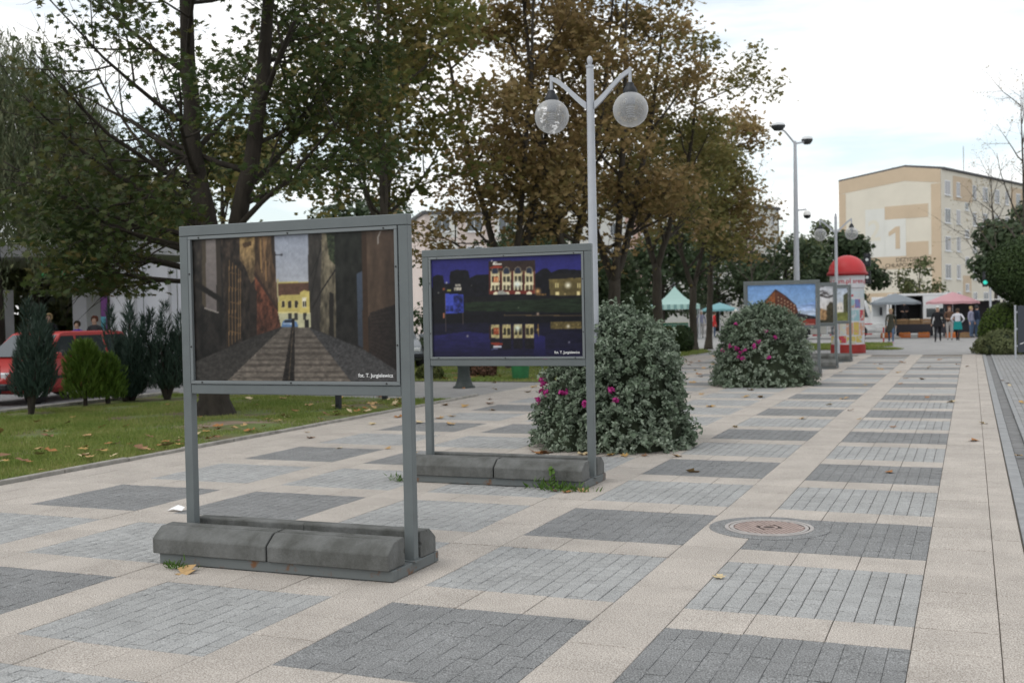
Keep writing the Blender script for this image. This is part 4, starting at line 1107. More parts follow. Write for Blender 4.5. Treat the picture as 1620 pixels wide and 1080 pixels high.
# ------------------------------------------------------------------ display boards
def kerb_block(L):
    """road-kerb casting lying on the base: sloped shoulder, groove along the top and a stepped foot; length along x from 0"""
    prof = [(0.0, 0.0), (0.0, .098), (.010, .110), (.082, .164), (.090, .169), (.126, .171), (.128, .154), (.137, .154), (.139, .172), (.208, .176), (.218, .168), (.218, .105), (.206, .095), (.206, .080), (.218, .070), (.218, 0.0)]
    b = MB(); b.prism(prof, 'x', 0.0, L)
    return b
BW, BX0 = 1.78, -5.07
def board(label, y, print_, gain, sat=1.0, parts=True, caption=True, weeds=False, dx=0.0):
    """root at the middle of the base"""
    root = thing('display_board', label, 'display board', (-4.18 + dx, y, 0), 0, 'photograph boards along the promenade')
    b = MB()                                           # steel tray
    b.box(-.89, .89, -.315, -.255, .005, .072); b.box(-.89, .89, .255, .315, .005, .072)
    b.box(-.89, -.83, -.253, .253, .005, .0715); b.box(.83, .89, -.253, .253, .005, .0715); b.box(-.83, .83, -.253, .253, .012, .03)
    b.build('base_frame', M['rust'], root, bevel=.003)
    me = [kerb_block(.90).mesh('concrete_block', M['conc'], bevel=.004), kerb_block(.885).mesh('concrete_block', M['conc'], bevel=.004)]
    for i, (x, flip, dxx, rz) in enumerate(((-.93, 0, 0, .004), (-.015, 0, .0, -.006), (-.90, 1, 0, .003), (.0, 1, 0, -.004))):
        o = bpy.data.objects.new('concrete_block', me[i % 2]); link(o, root)
        if flip: o.location = (x + (.90 if i % 2 == 0 else .885), .288, .0735); o.rotation_euler = (0, 0, math.pi + rz)
        else: o.location = (x, -.335, .0735); o.rotation_euler = (0, 0, rz)
    for sx in (-1, 1):
        b = MB(); x0 = sx * .855
        b.box(x0 - .035, x0 + .035, -.03, .03, .0735, 2.21)
        p = b.build('post', M['steel'], root, bevel=.004)
        b = MB(); b.box(x0 - .055, x0 + .055, -.055, .055, .066, .080); b.build('foot_plate', M['rust'], p, bevel=.002)
    b = MB(); b.box(-.89, .89, -.031, .031, 2.212, 2.282); b.build('top_rail', M['steel'], root, bevel=.004)
    b = MB(); b.box(-.8185, .8185, -.028, .028, 1.125, 1.19); b.build('crossbar', M['steel'], root, bevel=.004)
    fr = MB()
    x1, z0, z1 = .815, 1.194, 2.208; w = .022
    fr.box(-x1, x1, -.036, -.010, z1 - w, z1); fr.box(-x1, x1, -.036, -.010, z0, z0 + w)
    fr.box(-x1, -x1 + w, -.0358, -.0102, z0 + w, z1 - w); fr.box(x1 - w, x1, -.0358, -.0102, z0 + w, z1 - w)
    f = fr.build('frame', M['steel_in'], root, bevel=.0025)
    b = MB(); b.box(-x1 + .004, x1 - .004, -.008, .018, z0 + .003, z1 - .003); b.build('back_panel', M['steel'], root)
    w2, h2 = 2 * (x1 - w) - .002, z1 - z0 - 2 * w - .002
    po = bpy.data.objects.new('poster', print_.mesh(w2, h2, M['print'], gain, sat)); link(po, root)
    po.location = (0, -.0135, (z0 + z1) / 2)
    if caption:
        t = text_mesh('caption', 'fot. T. Jurgielewicz', .034, M['print_white'], 'RIGHT', bold=True)
        o = bpy.data.objects.new('caption', t); link(o, po); o.rotation_euler = (R(90), 0, 0); o.location = (w2/2 - .035, -.0025, -h2/2 + .028)
    if parts:
        sm = MB(); sm.lathe([(0, .004), (.006, .003), (.0065, 0)], n=10); sm = sm.mesh('screw', M['screw'])
        for x in (-.72, 0, .72):
            for z in (z0 + w/2, z1 - w/2):
                o = bpy.data.objects.new('screw', sm); link(o, f); o.location = (x, -.0365, z); o.rotation_euler = (R(90), 0, 0)
        for z in (1.45, 1.95):
            for x in (-x1 + w/2, x1 - w/2):
                o = bpy.data.objects.new('screw', sm); link(o, f); o.location = (x, -.0365, z); o.rotation_euler = (R(90), 0, 0)
    return root
board('grey steel display board with a photograph of a narrow brick alley', 6.31, paint_alley(), .85, .72)
board('grey steel display board with a blue night photograph of a lit house', 10.03, paint_night(), .95, .85, dx=-.015)
board('grey steel display board with a photograph of a red brick building', 27.0, paint_brick(), 1.1, .9, False, False)
board('grey steel display board with a photograph of bare branches, second past the mound', 30.6, paint_branches(), 1.1, 1.0, False, False)
board('grey steel display board with a photograph of a white tower nearest the advertising column', 34.4, paint_tower(), 1.1, 1.0, False, False)

# ------------------------------------------------------------------ globe lamps, street light
def globe_mat():
    m = bpy.data.materials.new('globe_plastic'); m.use_nodes = True
    N, L = m.node_tree.nodes, m.node_tree.links; b = N['Principled BSDF']; out = N['Material Output']
    b.inputs['Base Color'].default_value = (.78, .79, .80, 1); b.inputs['Roughness'].default_value = .12; b.inputs['Specular IOR Level'].default_value = .5
    tr = N.new('ShaderNodeBsdfTransparent'); tr.inputs['Color'].default_value = (.90, .90, .91, 1)
    fr = N.new('ShaderNodeLayerWeight'); fr.inputs['Blend'].default_value = .35
    mr = N.new('ShaderNodeMapRange'); mr.inputs['To Min'].default_value = .20; mr.inputs['To Max'].default_value = .62
    L.new(fr.outputs['Facing'], mr.inputs['Value'])
    ms = N.new('ShaderNodeMixShader'); L.new(mr.outputs[0], ms.inputs['Fac']); L.new(tr.outputs[0], ms.inputs[1]); L.new(b.outputs[0], ms.inputs[2]); L.new(ms.outputs[0], out.inputs['Surface'])
    return m
M['globe'] = globe_mat()
M['reflector'] = mat('lamp_reflector', (.42, .42, .43), .35, metal=.5)
M['socket'] = mat('lamp_socket', (.10, .11, .13), .5)
def globe_lamp(label, loc):
    root = thing('globe_lamp', label, 'street lamp', loc, 0, 'twin globe lamps')
    b = MB(); b.lathe([(.085, 0), (.085, .5), (.075, .56), (.055, .6), (.052, 2.6), (.042, 4.50), (.05, 4.505), (.05, 4.53), (.02, 4.54), (.032, 4.57), (.034, 4.60), (.02, 4.635), (0, 4.645)], n=20); b.build('pole', M['lamp_grey'], root, smooth=False)
    for sx in (-1, 1):
        pts = []
        for k in range(9):
            t = k / 8; pts.append((sx * (.05 + .43*t), 0, 4.06 + .36*math.sin(t*math.pi*.5)**1.0 * (.55 + .45*t)))
        arm = MB()
        n = len(pts)
        for k, (x, y, z) in enumerate(pts):
            hh = .042 - .014 * k / (n-1)
            arm.v += [(x, -.018, z - hh), (x, .018, z - hh), (x, .018, z + hh), (x, -.018, z + hh)]
        for k in range(n - 1):
            for j in range(4): arm.f.append([4*k + j, 4*k + (j+1) % 4, 4*(k+1) + (j+1) % 4, 4*(k+1) + j]); arm.m.append(0)
        arm.f += [[0, 1, 2, 3], [4*n-4, 4*n-3, 4*n-2, 4*n-1]]; arm.m += [0, 0]
        a = arm.build('arm', M['lamp_grey'], root)
        b = MB(); b.tube([(sx*.487, 0, 4.24), (sx*.487, 0, 4.46)], .019, 12); b.build('hanger', M['lamp_grey'], a)
        b = MB(); b.lathe([(.03, .30), (.045, .285), (.045, .265), (.06, .25), (.078, .215), (.082, .19), (.082, .165)], (sx*.487, 0, 3.985), 20)
        b.build('cap', M['black'], root, smooth=True)
        b = MB(); pr = [(.078, .178)] + [(.205*math.cos(R(q)), .205*math.sin(R(q)) - .012) for q in range(66, -91, -9)]; pr[-1] = (0, pr[-1][1])
        b.lathe(pr, (sx*.487, 0, 3.985), 32); g = b.build('globe', M['globe'], root, smooth=True)
        b = MB(); b.lathe([(.055, .165), (.055, .05), (0, .05)], (sx*.487, 0, 3.985), 16); b.build('socket', M['socket'], g, smooth=False)
        for k in range(5):
            b = MB(); z = .03 - .028*k; b.lathe([(.02, z), (.05, z - .012), (.05, z - .016), (.02, z - .004)], (sx*.487, 0, 3.985), 16); b.build('louvre', M['reflector'], g)
    return root
globe_lamp('grey lamp post with two clear globes rising from the silver leaved mound', (-4.13, 12.58, 0))
globe_lamp('grey lamp post with two clear globes in front of the red domed column', (-4.02, 37.3, 0))
sl = thing('street_light', 'tall grey street light with two heads and a dome camera', 'street light', (-6.5, 46.0, gz(46)))
b = MB(); b.lathe([(.13, 0), (.115, 3), (.09, 6), (.06, 8.35), (.05, 8.4), (0, 8.42)], n=14); b.build('pole', M['lamp_grey'], sl, smooth=True)
M['lamp_head'] = mat('lamp_head_dark', (.06, .065, .07), .5); M['lamp_lens'] = mat('lamp_lens', (.62, .64, .66), .25)
for (dx, dy, dz, rz, s_) in ((-.62, -.25, .62, 0, 1.0), (.40, .55, .10, 0, .8)):
    b = MB(); b.tube([(0, 0, 8.3), (dx*.6, dy*.6, 8.3 + dz*.8), (dx*.9, dy*.9, 8.3 + dz)], [.04, .035, .035], 8); a = b.build('arm', M['lamp_grey'], sl)
    b = MB(); b.lathe([(0, -.16), (.16*s_, -.14), (.27*s_, -.02), (.29*s_, .05)], (dx, dy, 8.36 + dz), 18); h_ = b.build('lamp_head', M['lamp_head'], sl, smooth=True)
    b = MB(); b.lathe([(.29*s_, .05), (.25*s_, .14), (.12*s_, .18), (0, .185)], (dx, dy, 8.36 + dz), 18); b.build('hood', M['lamp_lens'], h_, smooth=True)
b = MB(); b.tube([(0.05, 0, 5.62), (.40, .15, 5.66)], .03, 8); cm = b.build('camera_bracket', M['lamp_grey'], sl)
b = MB(); b.lathe([(0, .20), (.10, .18), (.15, .08), (.15, 0)], (.42, .16, 5.42), 16); b.build('dome_camera', M['white'], sl, smooth=True)
b = MB(); b.lathe([(.148, -.001), (.12, -.10), (0, -.15)], (.42, .16, 5.42), 16); b.build('dome_lens', M['black'], cm, smooth=True)
# ------------------------------------------------------------------ cars
def car(label, loc, rz, paint, kind='estate', glass_m=None, group=None):
    root = thing('parked_car', label, 'car', loc, rz, group or 'cars in the car park')
    gl = glass_m or M['carglass']
    if kind == 'estate':
        L0, L1, W, belt, roof = -2.0, 2.0, .83, .93, 1.47
        hood, ws0, ws1, rr, rb = .76, 1.02, .35, -1.72, -1.98
    elif kind == 'van':
        L0, L1, W, belt, roof = -2.1, 2.0, .86, 1.02, 1.85
        hood, ws0, ws1, rr, rb = .9, 1.25, .65, -2.02, -2.08
    else:
        L0, L1, W, belt, roof = -1.9, 1.95, .82, .92, 1.42
        hood, ws0, ws1, rr, rb = .72, 1.0, .25, -1.30, -1.80
    # lower body: stations along x with (half width, bottom, top, shoulder)
    st = [(L0, .66, .34, belt - .20), (L0 + .08, .76, .26, belt - .06), (L0 + .35, W, .22, belt), (-1.0, W + .01, .20, belt), (0, W + .015, .20, belt), (ws0 - .1, W + .005, .20, belt - .01),
          (ws0 + .35, W - .01, .20, hood + .09), (L1 - .25, W - .05, .23, hood - .02), (L1 - .06, .70, .28, hood - .14), (L1, .58, .36, hood - .24)]
    b = MB(); n = 8
    for x, w, zb, zt in st:
        m_ = zb + (zt - zb) * .55
        b.v += [(x, -w*.86, zb), (x, -w, zb + .10), (x, -w - .01, m_), (x, -w*.93, zt), (x, w*.93, zt), (x, w + .01, m_), (x, w, zb + .10), (x, w*.86, zb)]
    for i in range(len(st) - 1):
        for k in range(n): b.f.append([i*n + k, i*n + (k+1) % n, (i+1)*n + (k+1) % n, (i+1)*n + k]); b.m.append(0)
    b.f += [list(range(n)), [(len(st)-1)*n + k for k in range(n)]]; b.m += [0, 0]
    body = b.build('body', paint, root, bevel=.02, seg=2, smooth=True)
    # cabin
    ww, wr = W*.93, W*.76
    sec = [(rb + .02, belt - .03), (rr, roof - .03), (rr + .25, roof), (ws1 - .1, roof), (ws1 + .02, roof - .03), (ws0 + .02, belt - .05)]
    b = MB()
    for x, z in sec:
        t = (z - belt) / (roof - belt); w = ww + (wr - ww) * max(0, t); b.v += [(x, -w, z), (x, w, z)]
    m_ = len(sec)
    for i in range(m_ - 1): b.f.append([2*i, 2*i + 1, 2*i + 3, 2*i + 2]); b.m.append(0)
    b.f.append([2*i for i in range(m_)]); b.f.append([2*i + 1 for i in range(m_)]); b.m += [0, 0]
    b.f.append([0, 1, 2*m_ - 1, 2*m_ - 2]); b.m.append(0)
    b.build('cabin', paint, root, bevel=.03, seg=2, smooth=False)
    def side(x, z, s, off=.010):
        t = (z - belt) / (roof - belt); return (x, s * (ww + (wr - ww) * t + off), z)
    zb, zt = belt + .03, roof - .085
    def xf(z): return ws0 + (ws1 - ws0) * (z - belt) / (roof - belt)          # windscreen line
    def xr_(z): return rb + (rr - rb) * (z - belt) / (roof - belt)
    cuts = [(xr_(zb) + .10, xr_(zt) + .10, -1.02, -1.02), (-.93, -.93, -.08, -.08), (.0, .0, xf(zb) - .10, xf(zt) - .08)]
    if kind == 'hatch': cuts = [(-.98, -.98, -.12, -.12), (-.04, -.04, xf(zb) - .10, xf(zt) - .08), (xr_(zb) + .08, xr_(zt) + .10, -1.06, -1.06)]
    for s in (-1, 1):
        for (a, a2, c, c2) in cuts:
            q = MB(); q.quad(side(a, zb, s), side(c, zb, s), side(c2, zt, s), side(a2, zt, s)); q.build('window', gl, root, fix=False)
        for x in (-.50, .42):
            q = MB(); q.box(x, x + .15, s*(W + .015) - .012, s*(W + .015) + .012, belt - .16, belt - .13); q.build('door_handle', M['black'], body)
        for x in (-1.0, -.04, .92):
            q = MB(); q.box(x - .004, x + .004, s*(W + .012) - .006, s*(W + .012) + .006, .30, belt - .06); q.build('door_seam', M['black'], body)
        q = MB(); q.box(-1.55, 1.2, s*(W + .018) - .012, s*(W + .018) + .012, .50, .56); q.build('side_moulding', M['black'], body, bevel=.005)
        q = MB(); q.box(ws0 - .22, ws0 - .08, s*(W + .13) - .09, s*(W + .13) + .09, belt - .01, belt + .12); q.build('mirror', paint, root, bevel=.03, seg=2)
        q = MB(); q.box(L1 - .20, L1 - .035, s*.52 - .13, s*.52 + .13, hood - .24, hood - .08); q.build('headlight', M['lamp_lens'], root, bevel=.03)
        q = MB(); q.box(L0 - .004, L0 + .16, s*.66 - .09, s*.66 + .09, belt - .32, belt - .03); q.build('tail_light', M['tail'], root, bevel=.02)
    for (a, za, c, zc) in ((ws0 - .02, belt + .03, ws1 + .05, roof - .07), (rb + .03, belt + .03, rr - .01, roof - .10)):
        ta = (za - belt) / (roof - belt); tc = (zc - belt) / (roof - belt)
        wa, wc = (ww + (wr - ww)*ta)*.92, (ww + (wr - ww)*tc)*.9
        d = .016 if a > 0 else -.016
        q = MB(); q.quad((a + d, -wa, za + .01), (a + d, wa, za + .01), (c + d, wc, zc + .012), (c + d, -wc, zc + .012)); q.build('windscreen' if a > 0 else 'rear_window', gl, root, fix=False)
    for s in (-1, 1):
        q = MB(); q.box(L1 - .13 if s > 0 else L0 - .05, L1 + .05 if s > 0 else L0 + .13, -.72, .72, .32, .46); q.build('bumper', M['black'], root, bevel=.03)
        q = MB(); xx = L1 + .051 if s > 0 else L0 - .057; q.box(xx, xx + .006, -.26, .26, .36, .45); q.build('number_plate', M['white'], root)
    for x in (-1.22, 1.28):
        for s in (-1, 1):
            q = MB(); q.lathe([(.15, -.09), (.27, -.09), (.295, -.07), (.30, 0), (.295, .07), (.27, .09), (.15, .09)], (0, 0, 0), 22); w_ = q.build('wheel', M['rubber'], root, smooth=True)
            w_.location = (x, s*(W - .07), .30); w_.rotation_euler = (R(90), 0, 0)
            q = MB(); q.lathe([(0, .088), (.06, .09), (.10, .072), (.17, .080), (.175, .06)], (0, 0, 0), 18)
            rim = q.build('rim', M['rim'], w_); rim.rotation_euler = (0 if s < 0 else math.pi, 0, 0)
    return root
M['tail'] = mat('tail_light', (.45, .05, .06), .2, spec=.6)
M['red2'] = mat('faded_red_paint', (.40, .040, .038), .35, spec=.5)
M['silver_dark'] = mat('dark_silver_paint', (.20, .22, .24), .3, metal=.3, spec=.5)
M['yellow'] = mat('yellow_paint', (.56, .38, .10), .4)
Z_CP = -.055
car('red estate car parked behind the junipers, whole side showing', (-18.75, 18.75, Z_CP), R(-86), M['red2'], 'estate')
car('bright red hatchback at the end of the car row, beside the tallest juniper', (-17.95, 14.1, Z_CP), R(-90), M['red'], 'hatch')
car('dark silver hatchback glimpsed between the two big boards', (-17.2, 31.3, -.002), R(-50), M['silver_dark'], 'hatch')
car('mustard yellow van behind the dark silver hatchback', (-21.2, 38.0, -.002), R(-55), M['yellow'], 'van')
rb_ = thing('recycling_bell', 'red rounded recycling container behind the yellow van', 'container', (-26.5, 47.5, -.2))
b = MB(); b.lathe([(.0, 0), (.55, 0), (.75, .3), (.82, .8), (.74, 1.4), (.45, 1.75), (.0, 1.85)], n=20); b.lathe([(0.0, 1.84), (.07, 1.84), (.07, 1.95), (0, 1.96)], n=8)
b.build('shell', M['red'], rb_, smooth=True)
b = MB(); b.lathe([(.62, -.0), (.62, .12), (0, .12)], n=20); b.build('foot_ring', M['black'], rb_)
b = MB(); b.lathe([(.12, 0), (.12, .05), (.0, .05)], n=14); o = b.build('hatch', M['black'], rb_); o.location = (.42, -.60, 1.2); o.rotation_euler = (R(80), 0, R(35))

# ------------------------------------------------------------------ pavilion by the car park: white walls, square pillars, flat roof
M['pale_wall'] = mat('pavilion_wall', (.50, .50, .53), .8, var=.06, scale=1.5)
M['white_wall'] = mat('pavilion_white', (.70, .71, .75), .7, var=.04, scale=1.2)
M['purple'] = mat('purple_print', (.18, .06, .22), .6); M['cyan'] = mat('cyan_print', (.16, .52, .66), .6)
M['green_neon'] = mat('green_sign', (.05, .50, .16), .5)
pv = thing('pavilion', 'white walled shop pavilion with square pillars behind the parked cars', 'building', (-24, 25, 0))
def pv_part(nm, x0, x1, y0, y1, z0, z1, m): 
    q = MB(); q.box(x0 + 24, x1 + 24, y0 - 25, y1 - 25, z0, z1); return q.build(nm, m, pv, bevel=.01)
# white front wall towards the lawn, built of tall panels
for k in range(4):
    w_ = pv_part('wall_panel', -22.85 + .96*k, -22.85 + .96*k + .95, 25.2 + .30*k, 25.5 + .30*k, -.06, 3.25, M['white_wall'])
for k in range(3):
    pv_part('panel_joint', -22.85 + .96*(k+1) - .035, -22.85 + .96*(k+1) + .035, 25.13 + .30*k, 25.197 + .30*k, -.06, 3.25, M['pale_wall'])
bn = pv_part('banner', -23.05, -22.86, 25.05, 25.12, .9, 2.9, M['purple']); pv_part('banner_strip', -23.045, -22.865, 25.03, 25.045, 1.05, 1.75, M['cyan'])
pv_part('pillar', -25.3, -24.75, 26.3, 26.9, -.06, 3.6, M['pale_wall'])
pv_part('pillar', -27.5, -26.6, 24.9, 25.3, -.06, 2.6, M['pale_wall'])
pv_part('side_wall', -34, -26.62, 24.6, 24.88, -.06, 2.55, M['pale_wall'])
pv_part('roof_slab', -34, -22.6, 25.3, 32, 3.6, 3.95, M['pale_wall'])
pv_part('shop_wall', -34, -23.0, 33.5, 33.8, -.06, 3.6, mat('shop_wall', (.20, .23, .20), .8, var=.2, scale=.8))
for k in range(2): pv_part('sign_strip', -26.25 + .75*k, -26.10 + .75*k, 26.05, 26.15, 3.0, 3.62, M['green_neon'])

# ------------------------------------------------------------------ people
SKIN = mat('skin', (.46, .29, .215), .6)
def cloth(nm, c): return mat('cloth_' + nm, c, .85, var=.12, scale=9)
def person(label, loc, rz, h, top, bottom, hair, pose='stand', coat=0.0, skirt=None, shoe=(.04, .035, .035), build=1.0, stoop=0.0, bag=None, phase=1, arms='down'):
    root = thing('person', label, 'person', loc, rz, 'people at the market' if loc[1] > 40 else 'people by the pavilion')
    s = h / 1.72
    V, E, Rd = [], [], []
    def v(x, y, z, r, par=None, r2=None):
        V.append((x*s, y*s, z*s)); Rd.append((r*s, (r2 or r)*s))
        if par is not None: E.append((par, len(V) - 1))
        return len(V) - 1
    sit = pose == 'sit'
    dz = -.42 if sit else 0.0
    f = stoop                                              # forward lean, body faces -y
    pel = v(0, 0, .93 + dz, .135*build, None, .105*build)
    wai = v(0, -.02*f*4, 1.08 + dz, .125*build, pel, .10*build)
    che = v(0, -.12*f*3, 1.30 + dz, .150*build, wai, .105*build)
    shb = v(0, -.17*f*3, 1.42 + dz, .105*build, che, .075*build)
    nk = v(0, -.20*f*3 - .01, 1.50 + dz, .052, shb)
    hd0 = v(0, -.23*f*3 - .015, 1.565 + dz, .072, nk, .085)
    hd1 = v(0, -.235*f*3 - .02, 1.63 + dz, .078, hd0, .096)
    v(0, -.235*f*3 - .01, 1.69 + dz, .055, hd1, .068)
    v(0, -.235*f*3 - .115, 1.595 + dz, .012, hd0)          # nose
    for sx in (-1, 1):
        st = .24 * phase * sx if pose == 'walk' else 0.0
        if sit:
            hp = v(sx*.09, -.02, .47, .085, pel); kn = v(sx*.11, -.42, .47, .062, hp); an = v(sx*.11, -.42, .09, .042, kn); v(sx*.12, -.56, .035, .035, an)
        else:
            hp = v(sx*.095, 0, .84, .092*build, pel); kn = v(sx*.095, -st*.75 - .02, .48, .062, hp)
            an = v(sx*.09, -st*1.25 + (.10 if st < 0 else 0), .09 + (.05 if st < 0 else 0), .042, kn); v(sx*.105, -st*1.25 - .14 + (.10 if st < 0 else 0), .035 + (.02 if st < 0 else 0), .036, an)
        ex = arms
        sh = v(sx*.175*build, -.17*f*3, 1.40 + dz, .062, shb)
        sw = -.12 * phase * sx if pose == 'walk' else 0
        if ex == 'front':
            el = v(sx*.25, -.17*f*3 - .06, 1.14 + dz, .046, sh); wr_ = v(sx*.14, -.17*f*3 - .27, 1.10 + dz, .034, el); hd = v(sx*.09, -.17*f*3 - .33, 1.09 + dz, .036, wr_); fd = (-.5*sx, -1, 0)
        elif ex == 'hips':
            el = v(sx*.34, .04, 1.16 + dz, .046, sh); wr_ = v(sx*.20, -.05, 1.00 + dz, .034, el); hd = v(sx*.14, -.09, .98 + dz, .036, wr_); fd = (-1*sx, -.4, -.2)
        else:
            el = v(sx*.235*build, -.17*f*2 - sw*.5 + .02, 1.13 + dz, .046, sh); wr_ = v(sx*.245*build, -.17*f*2 - sw - .05, .89 + dz, .034, el); hd = v(sx*.245*build, -.17*f*2 - sw - .07, .82 + dz, .036, wr_); fd = (0, -.15, -1)
        fd = Vector(fd).normalized(); sd = fd.cross(Vector((1, 0, .2))).normalized()
        hb = Vector(V[hd]) / s
        for k in range(4):
            L_ = (.055, .065, .06, .048)[k]; o_ = (k - 1.5) * .017
            q1 = hb + sd*o_ + fd*.045; q2 = q1 + fd*L_
            a_ = v(q1.x, q1.y, q1.z, .009, hd); v(q2.x, q2.y, q2.z, .007, a_)
        q1 = hb + sd*.04 + fd*.01; q2 = q1 + fd*.05 + sd*.012; a_ = v(q1.x, q1.y, q1.z, .010, hd); v(q2.x, q2.y, q2.z, .008, a_)
    me = bpy.data.meshes.new('body'); me.from_pydata(V, E, []); ob = bpy.data.objects.new('body', me); COL.objects.link(ob)
    md = ob.modifiers.new('skin', 'SKIN'); md.use_smooth_shade = True
    for i, (a, b2) in enumerate(Rd):
        me.skin_vertices[0].data[i].radius = (a, b2); me.skin_vertices[0].data[i].use_root = (i == 0)
    ss = ob.modifiers.new('sub', 'SUBSURF'); ss.levels = 1; ss.render_levels = 1
    dg = bpy.context.evaluated_depsgraph_get(); nm = bpy.data.meshes.new_from_object(ob.evaluated_get(dg)); bpy.data.objects.remove(ob)
    nm.name = 'body'; nm.materials.clear()
    for m in (SKIN, top, bottom, mat('shoe', shoe, .6)): nm.materials.append(m)
    zc = (.93 + dz) * s; Vs = [Vector(q) for q in V]
    for p in nm.polygons:
        c = p.center; z = c.z / s
        if z > 1.495 + dz: mi = 0
        elif z < .085: mi = 3
        elif sit: mi = 2 if z < .50 else 1
        elif z < .94 and abs(c.x) / s < .19*build + .01: mi = 2
        else: mi = 1
        if z < .885 + dz and abs(c.x)/s > .195 and arms == 'down': mi = 0
        if arms != 'down' and .95 + dz < z < 1.13 + dz and c.y / s < -.22 - .17*f*3: mi = 0
        p.material_index = mi; p.use_smooth = True
    link(bpy.data.objects.new('body', nm), root)
    # hair shell
    hc = Vector(V[hd1]); q = MB()
    pr = [(.0, .118), (.06, .108), (.098, .065), (.108, .01), (.100, -.045), (.082, -.075)]
    q.lathe([(r_*s, z_*s) for r_, z_ in pr], (hc.x, hc.y + .022*s, hc.z + .012*s), 16)
    ho = q.build('hair', hair, root, smooth=True, fix=False)
    bmx = bmesh.new(); bmx.from_mesh(ho.data)                 # open the hair over the face
    bmesh.ops.delete(bmx, geom=[f_ for f_ in bmx.faces if f_.calc_center_median().y < hc.y - .045*s and f_.calc_center_median().z < hc.z + .055*s], context='FACES'); bmx.to_mesh(ho.data); bmx.free()
    if coat or skirt:
        z1, z0 = (1.06 + dz) * s, ((.93 - coat) if coat else skirt[0]) * s; q = MB(); n_ = 18; rows = 5
        w0, d0 = .150*build*s, .118*build*s; fl = 1.0 + (.35 if not coat else .22)
        for i in range(rows + 1):
            t = i / rows
            for k in range(n_):
                a = 2*math.pi*k/n_; w = 1 + (fl - 1)*t + .03*math.sin(5*a)*t
                q.v.append((w0*w*1.08*math.cos(a), d0*w*1.12*math.sin(a) - .02*f, z1 + (z0 - z1)*t))
        for i in range(rows):
            for k in range(n_): q.f.append([i*n_ + k, i*n_ + (k+1) % n_, (i+1)*n_ + (k+1) % n_, (i+1)*n_ + k]); q.m.append(0)
        q.build('coat_skirt' if coat else 'skirt', top if coat else skirt[1], root, smooth=True, fix=False)
    if bag:
        sx, col, blabel = bag
        bg = thing('shopping_bag', blabel, 'bag', (0, 0, 0))
        bx = Vector((sx*.27*s, -.12*s, 0)); bx.rotate(Matrix.Rotation(rz, 3, 'Z')); bg.location = Vector(loc) + bx; bg.rotation_euler = (0, 0, rz)
        q = MB(); q.prism([(-.13, .30), (.13, .30), (.16, .62), (-.16, .62)], 'x', -.06, .06); q.build('sack', col, bg, bevel=.03, seg=2)
        q = MB(); q.tube([(0, -.10, .60), (0, -.05, .76), (0, .05, .76), (0, .10, .60)], .012, 6); q.build('handle', col, bg)
    return root
GZ = -.2
blk = cloth('black', (.012, .012, .015)); navy = cloth('navy', (.02, .03, .06)); jean = cloth('denim', (.07, .11, .18)); oliv = cloth('olive', (.05, .05, .038)); brn = cloth('brown', (.10, .055, .035)); gryt = cloth('grey', (.36, .34, .33)); wht = cloth('white', (.58, .58, .63)); teal = cloth('teal', (.01, .20, .20)); redc = cloth('red', (.55, .04, .04)); tan = cloth('tan', (.36, .28, .17)); blu = cloth('blue', (.07, .06, .42)); pinkc = cloth('pink', (.42, .03, .22)); lav = cloth('lavender', (.25, .25, .34)); dgry = cloth('charcoal', (.045, .045, .05))
h_bl = mat('hair_blond', (.40, .29, .15), .7); h_wh = mat('hair_white', (.66, .65, .62), .7); h_br = mat('hair_brown', (.055, .035, .022), .7); h_rd = mat('hair_auburn', (.13, .045, .025), .7)
person('person in a long olive coat and jeans walking up the promenade', (-3.62, 57.1, GZ), R(4), 1.66, oliv, jean, h_bl, 'walk', coat=.34, shoe=(.5, .25, .3))
person('white haired person in black with a shopping bag', (-1.53, 58.5, GZ), R(-2), 1.72, blk, blk, h_wh, 'walk', build=1.18, coat=.18, phase=-1, bag=(-1, blk, 'limp black shopping bag in the hand of the white haired person'))
person('person in a brown jumper and pale trousers, hand near the face', (-1.05, 61.6, GZ), R(10), 1.72, brn, gryt, h_rd, 'stand', build=1.1, arms='front')
person('person in a white blouse with a teal skirt, seen from behind', (-.64, 60.2, GZ), R(172), 1.60, wht, blk, h_br, 'walk', skirt=(.62, teal), build=1.12, arms='hips')
person('tall person in a navy jacket and loose jeans by the stall corner', (.26, 66.0, GZ), R(120), 1.74, navy, jean, dgry, 'stand', build=1.2)
person('person in a grey and blue jacket beside the tall navy one', (-.02, 65.6, GZ), R(60), 1.68, lav, jean, h_bl, 'stand', build=1.05)
person('person with a navy coat behind the hedge at the barrier', (1.78, 75.0, GZ), R(100), 1.70, navy, blk, h_br, 'stand', build=1.1)
person('person in a bright pink jacket behind the hedge at the barrier', (2.35, 75.4, GZ), R(90), 1.66, pinkc, blk, h_br, 'stand', build=1.1)
person('seller in black standing inside the open white van', (-3.72, 70.9, .18), R(5), 1.70, blk, blk, h_br, 'stand', arms='front')
person('old person in a light vest between the two tree trunks', (-15.9, 70.2, GZ), R(10), 1.72, lav, gryt, h_wh, 'stand', build=1.1)
person('person in a bright red coat between the two tree trunks', (-15.15, 70.6, GZ), R(100), 1.65, redc, jean, h_br, 'stand', coat=.2)
person('person in a tan jacket at the fruit stall', (-14.1, 72.3, GZ), R(160), 1.76, tan, blk, h_wh, 'stand', build=1.1)
person('person in dark blue bending over the fruit stall', (-13.3, 71.6, GZ), R(90), 1.74, navy, blk, dgry, 'stand', build=1.2, stoop=.25)
person('fair haired person in black seated behind the red estate car', (-24.3, 24.35, .55), R(30), 1.72, blk, blk, h_bl, 'sit')
person('person in a violet blue jacket seated by the pavilion pillar', (-23.55, 24.65, .45), R(20), 1.55, blu, jean, h_br, 'sit')
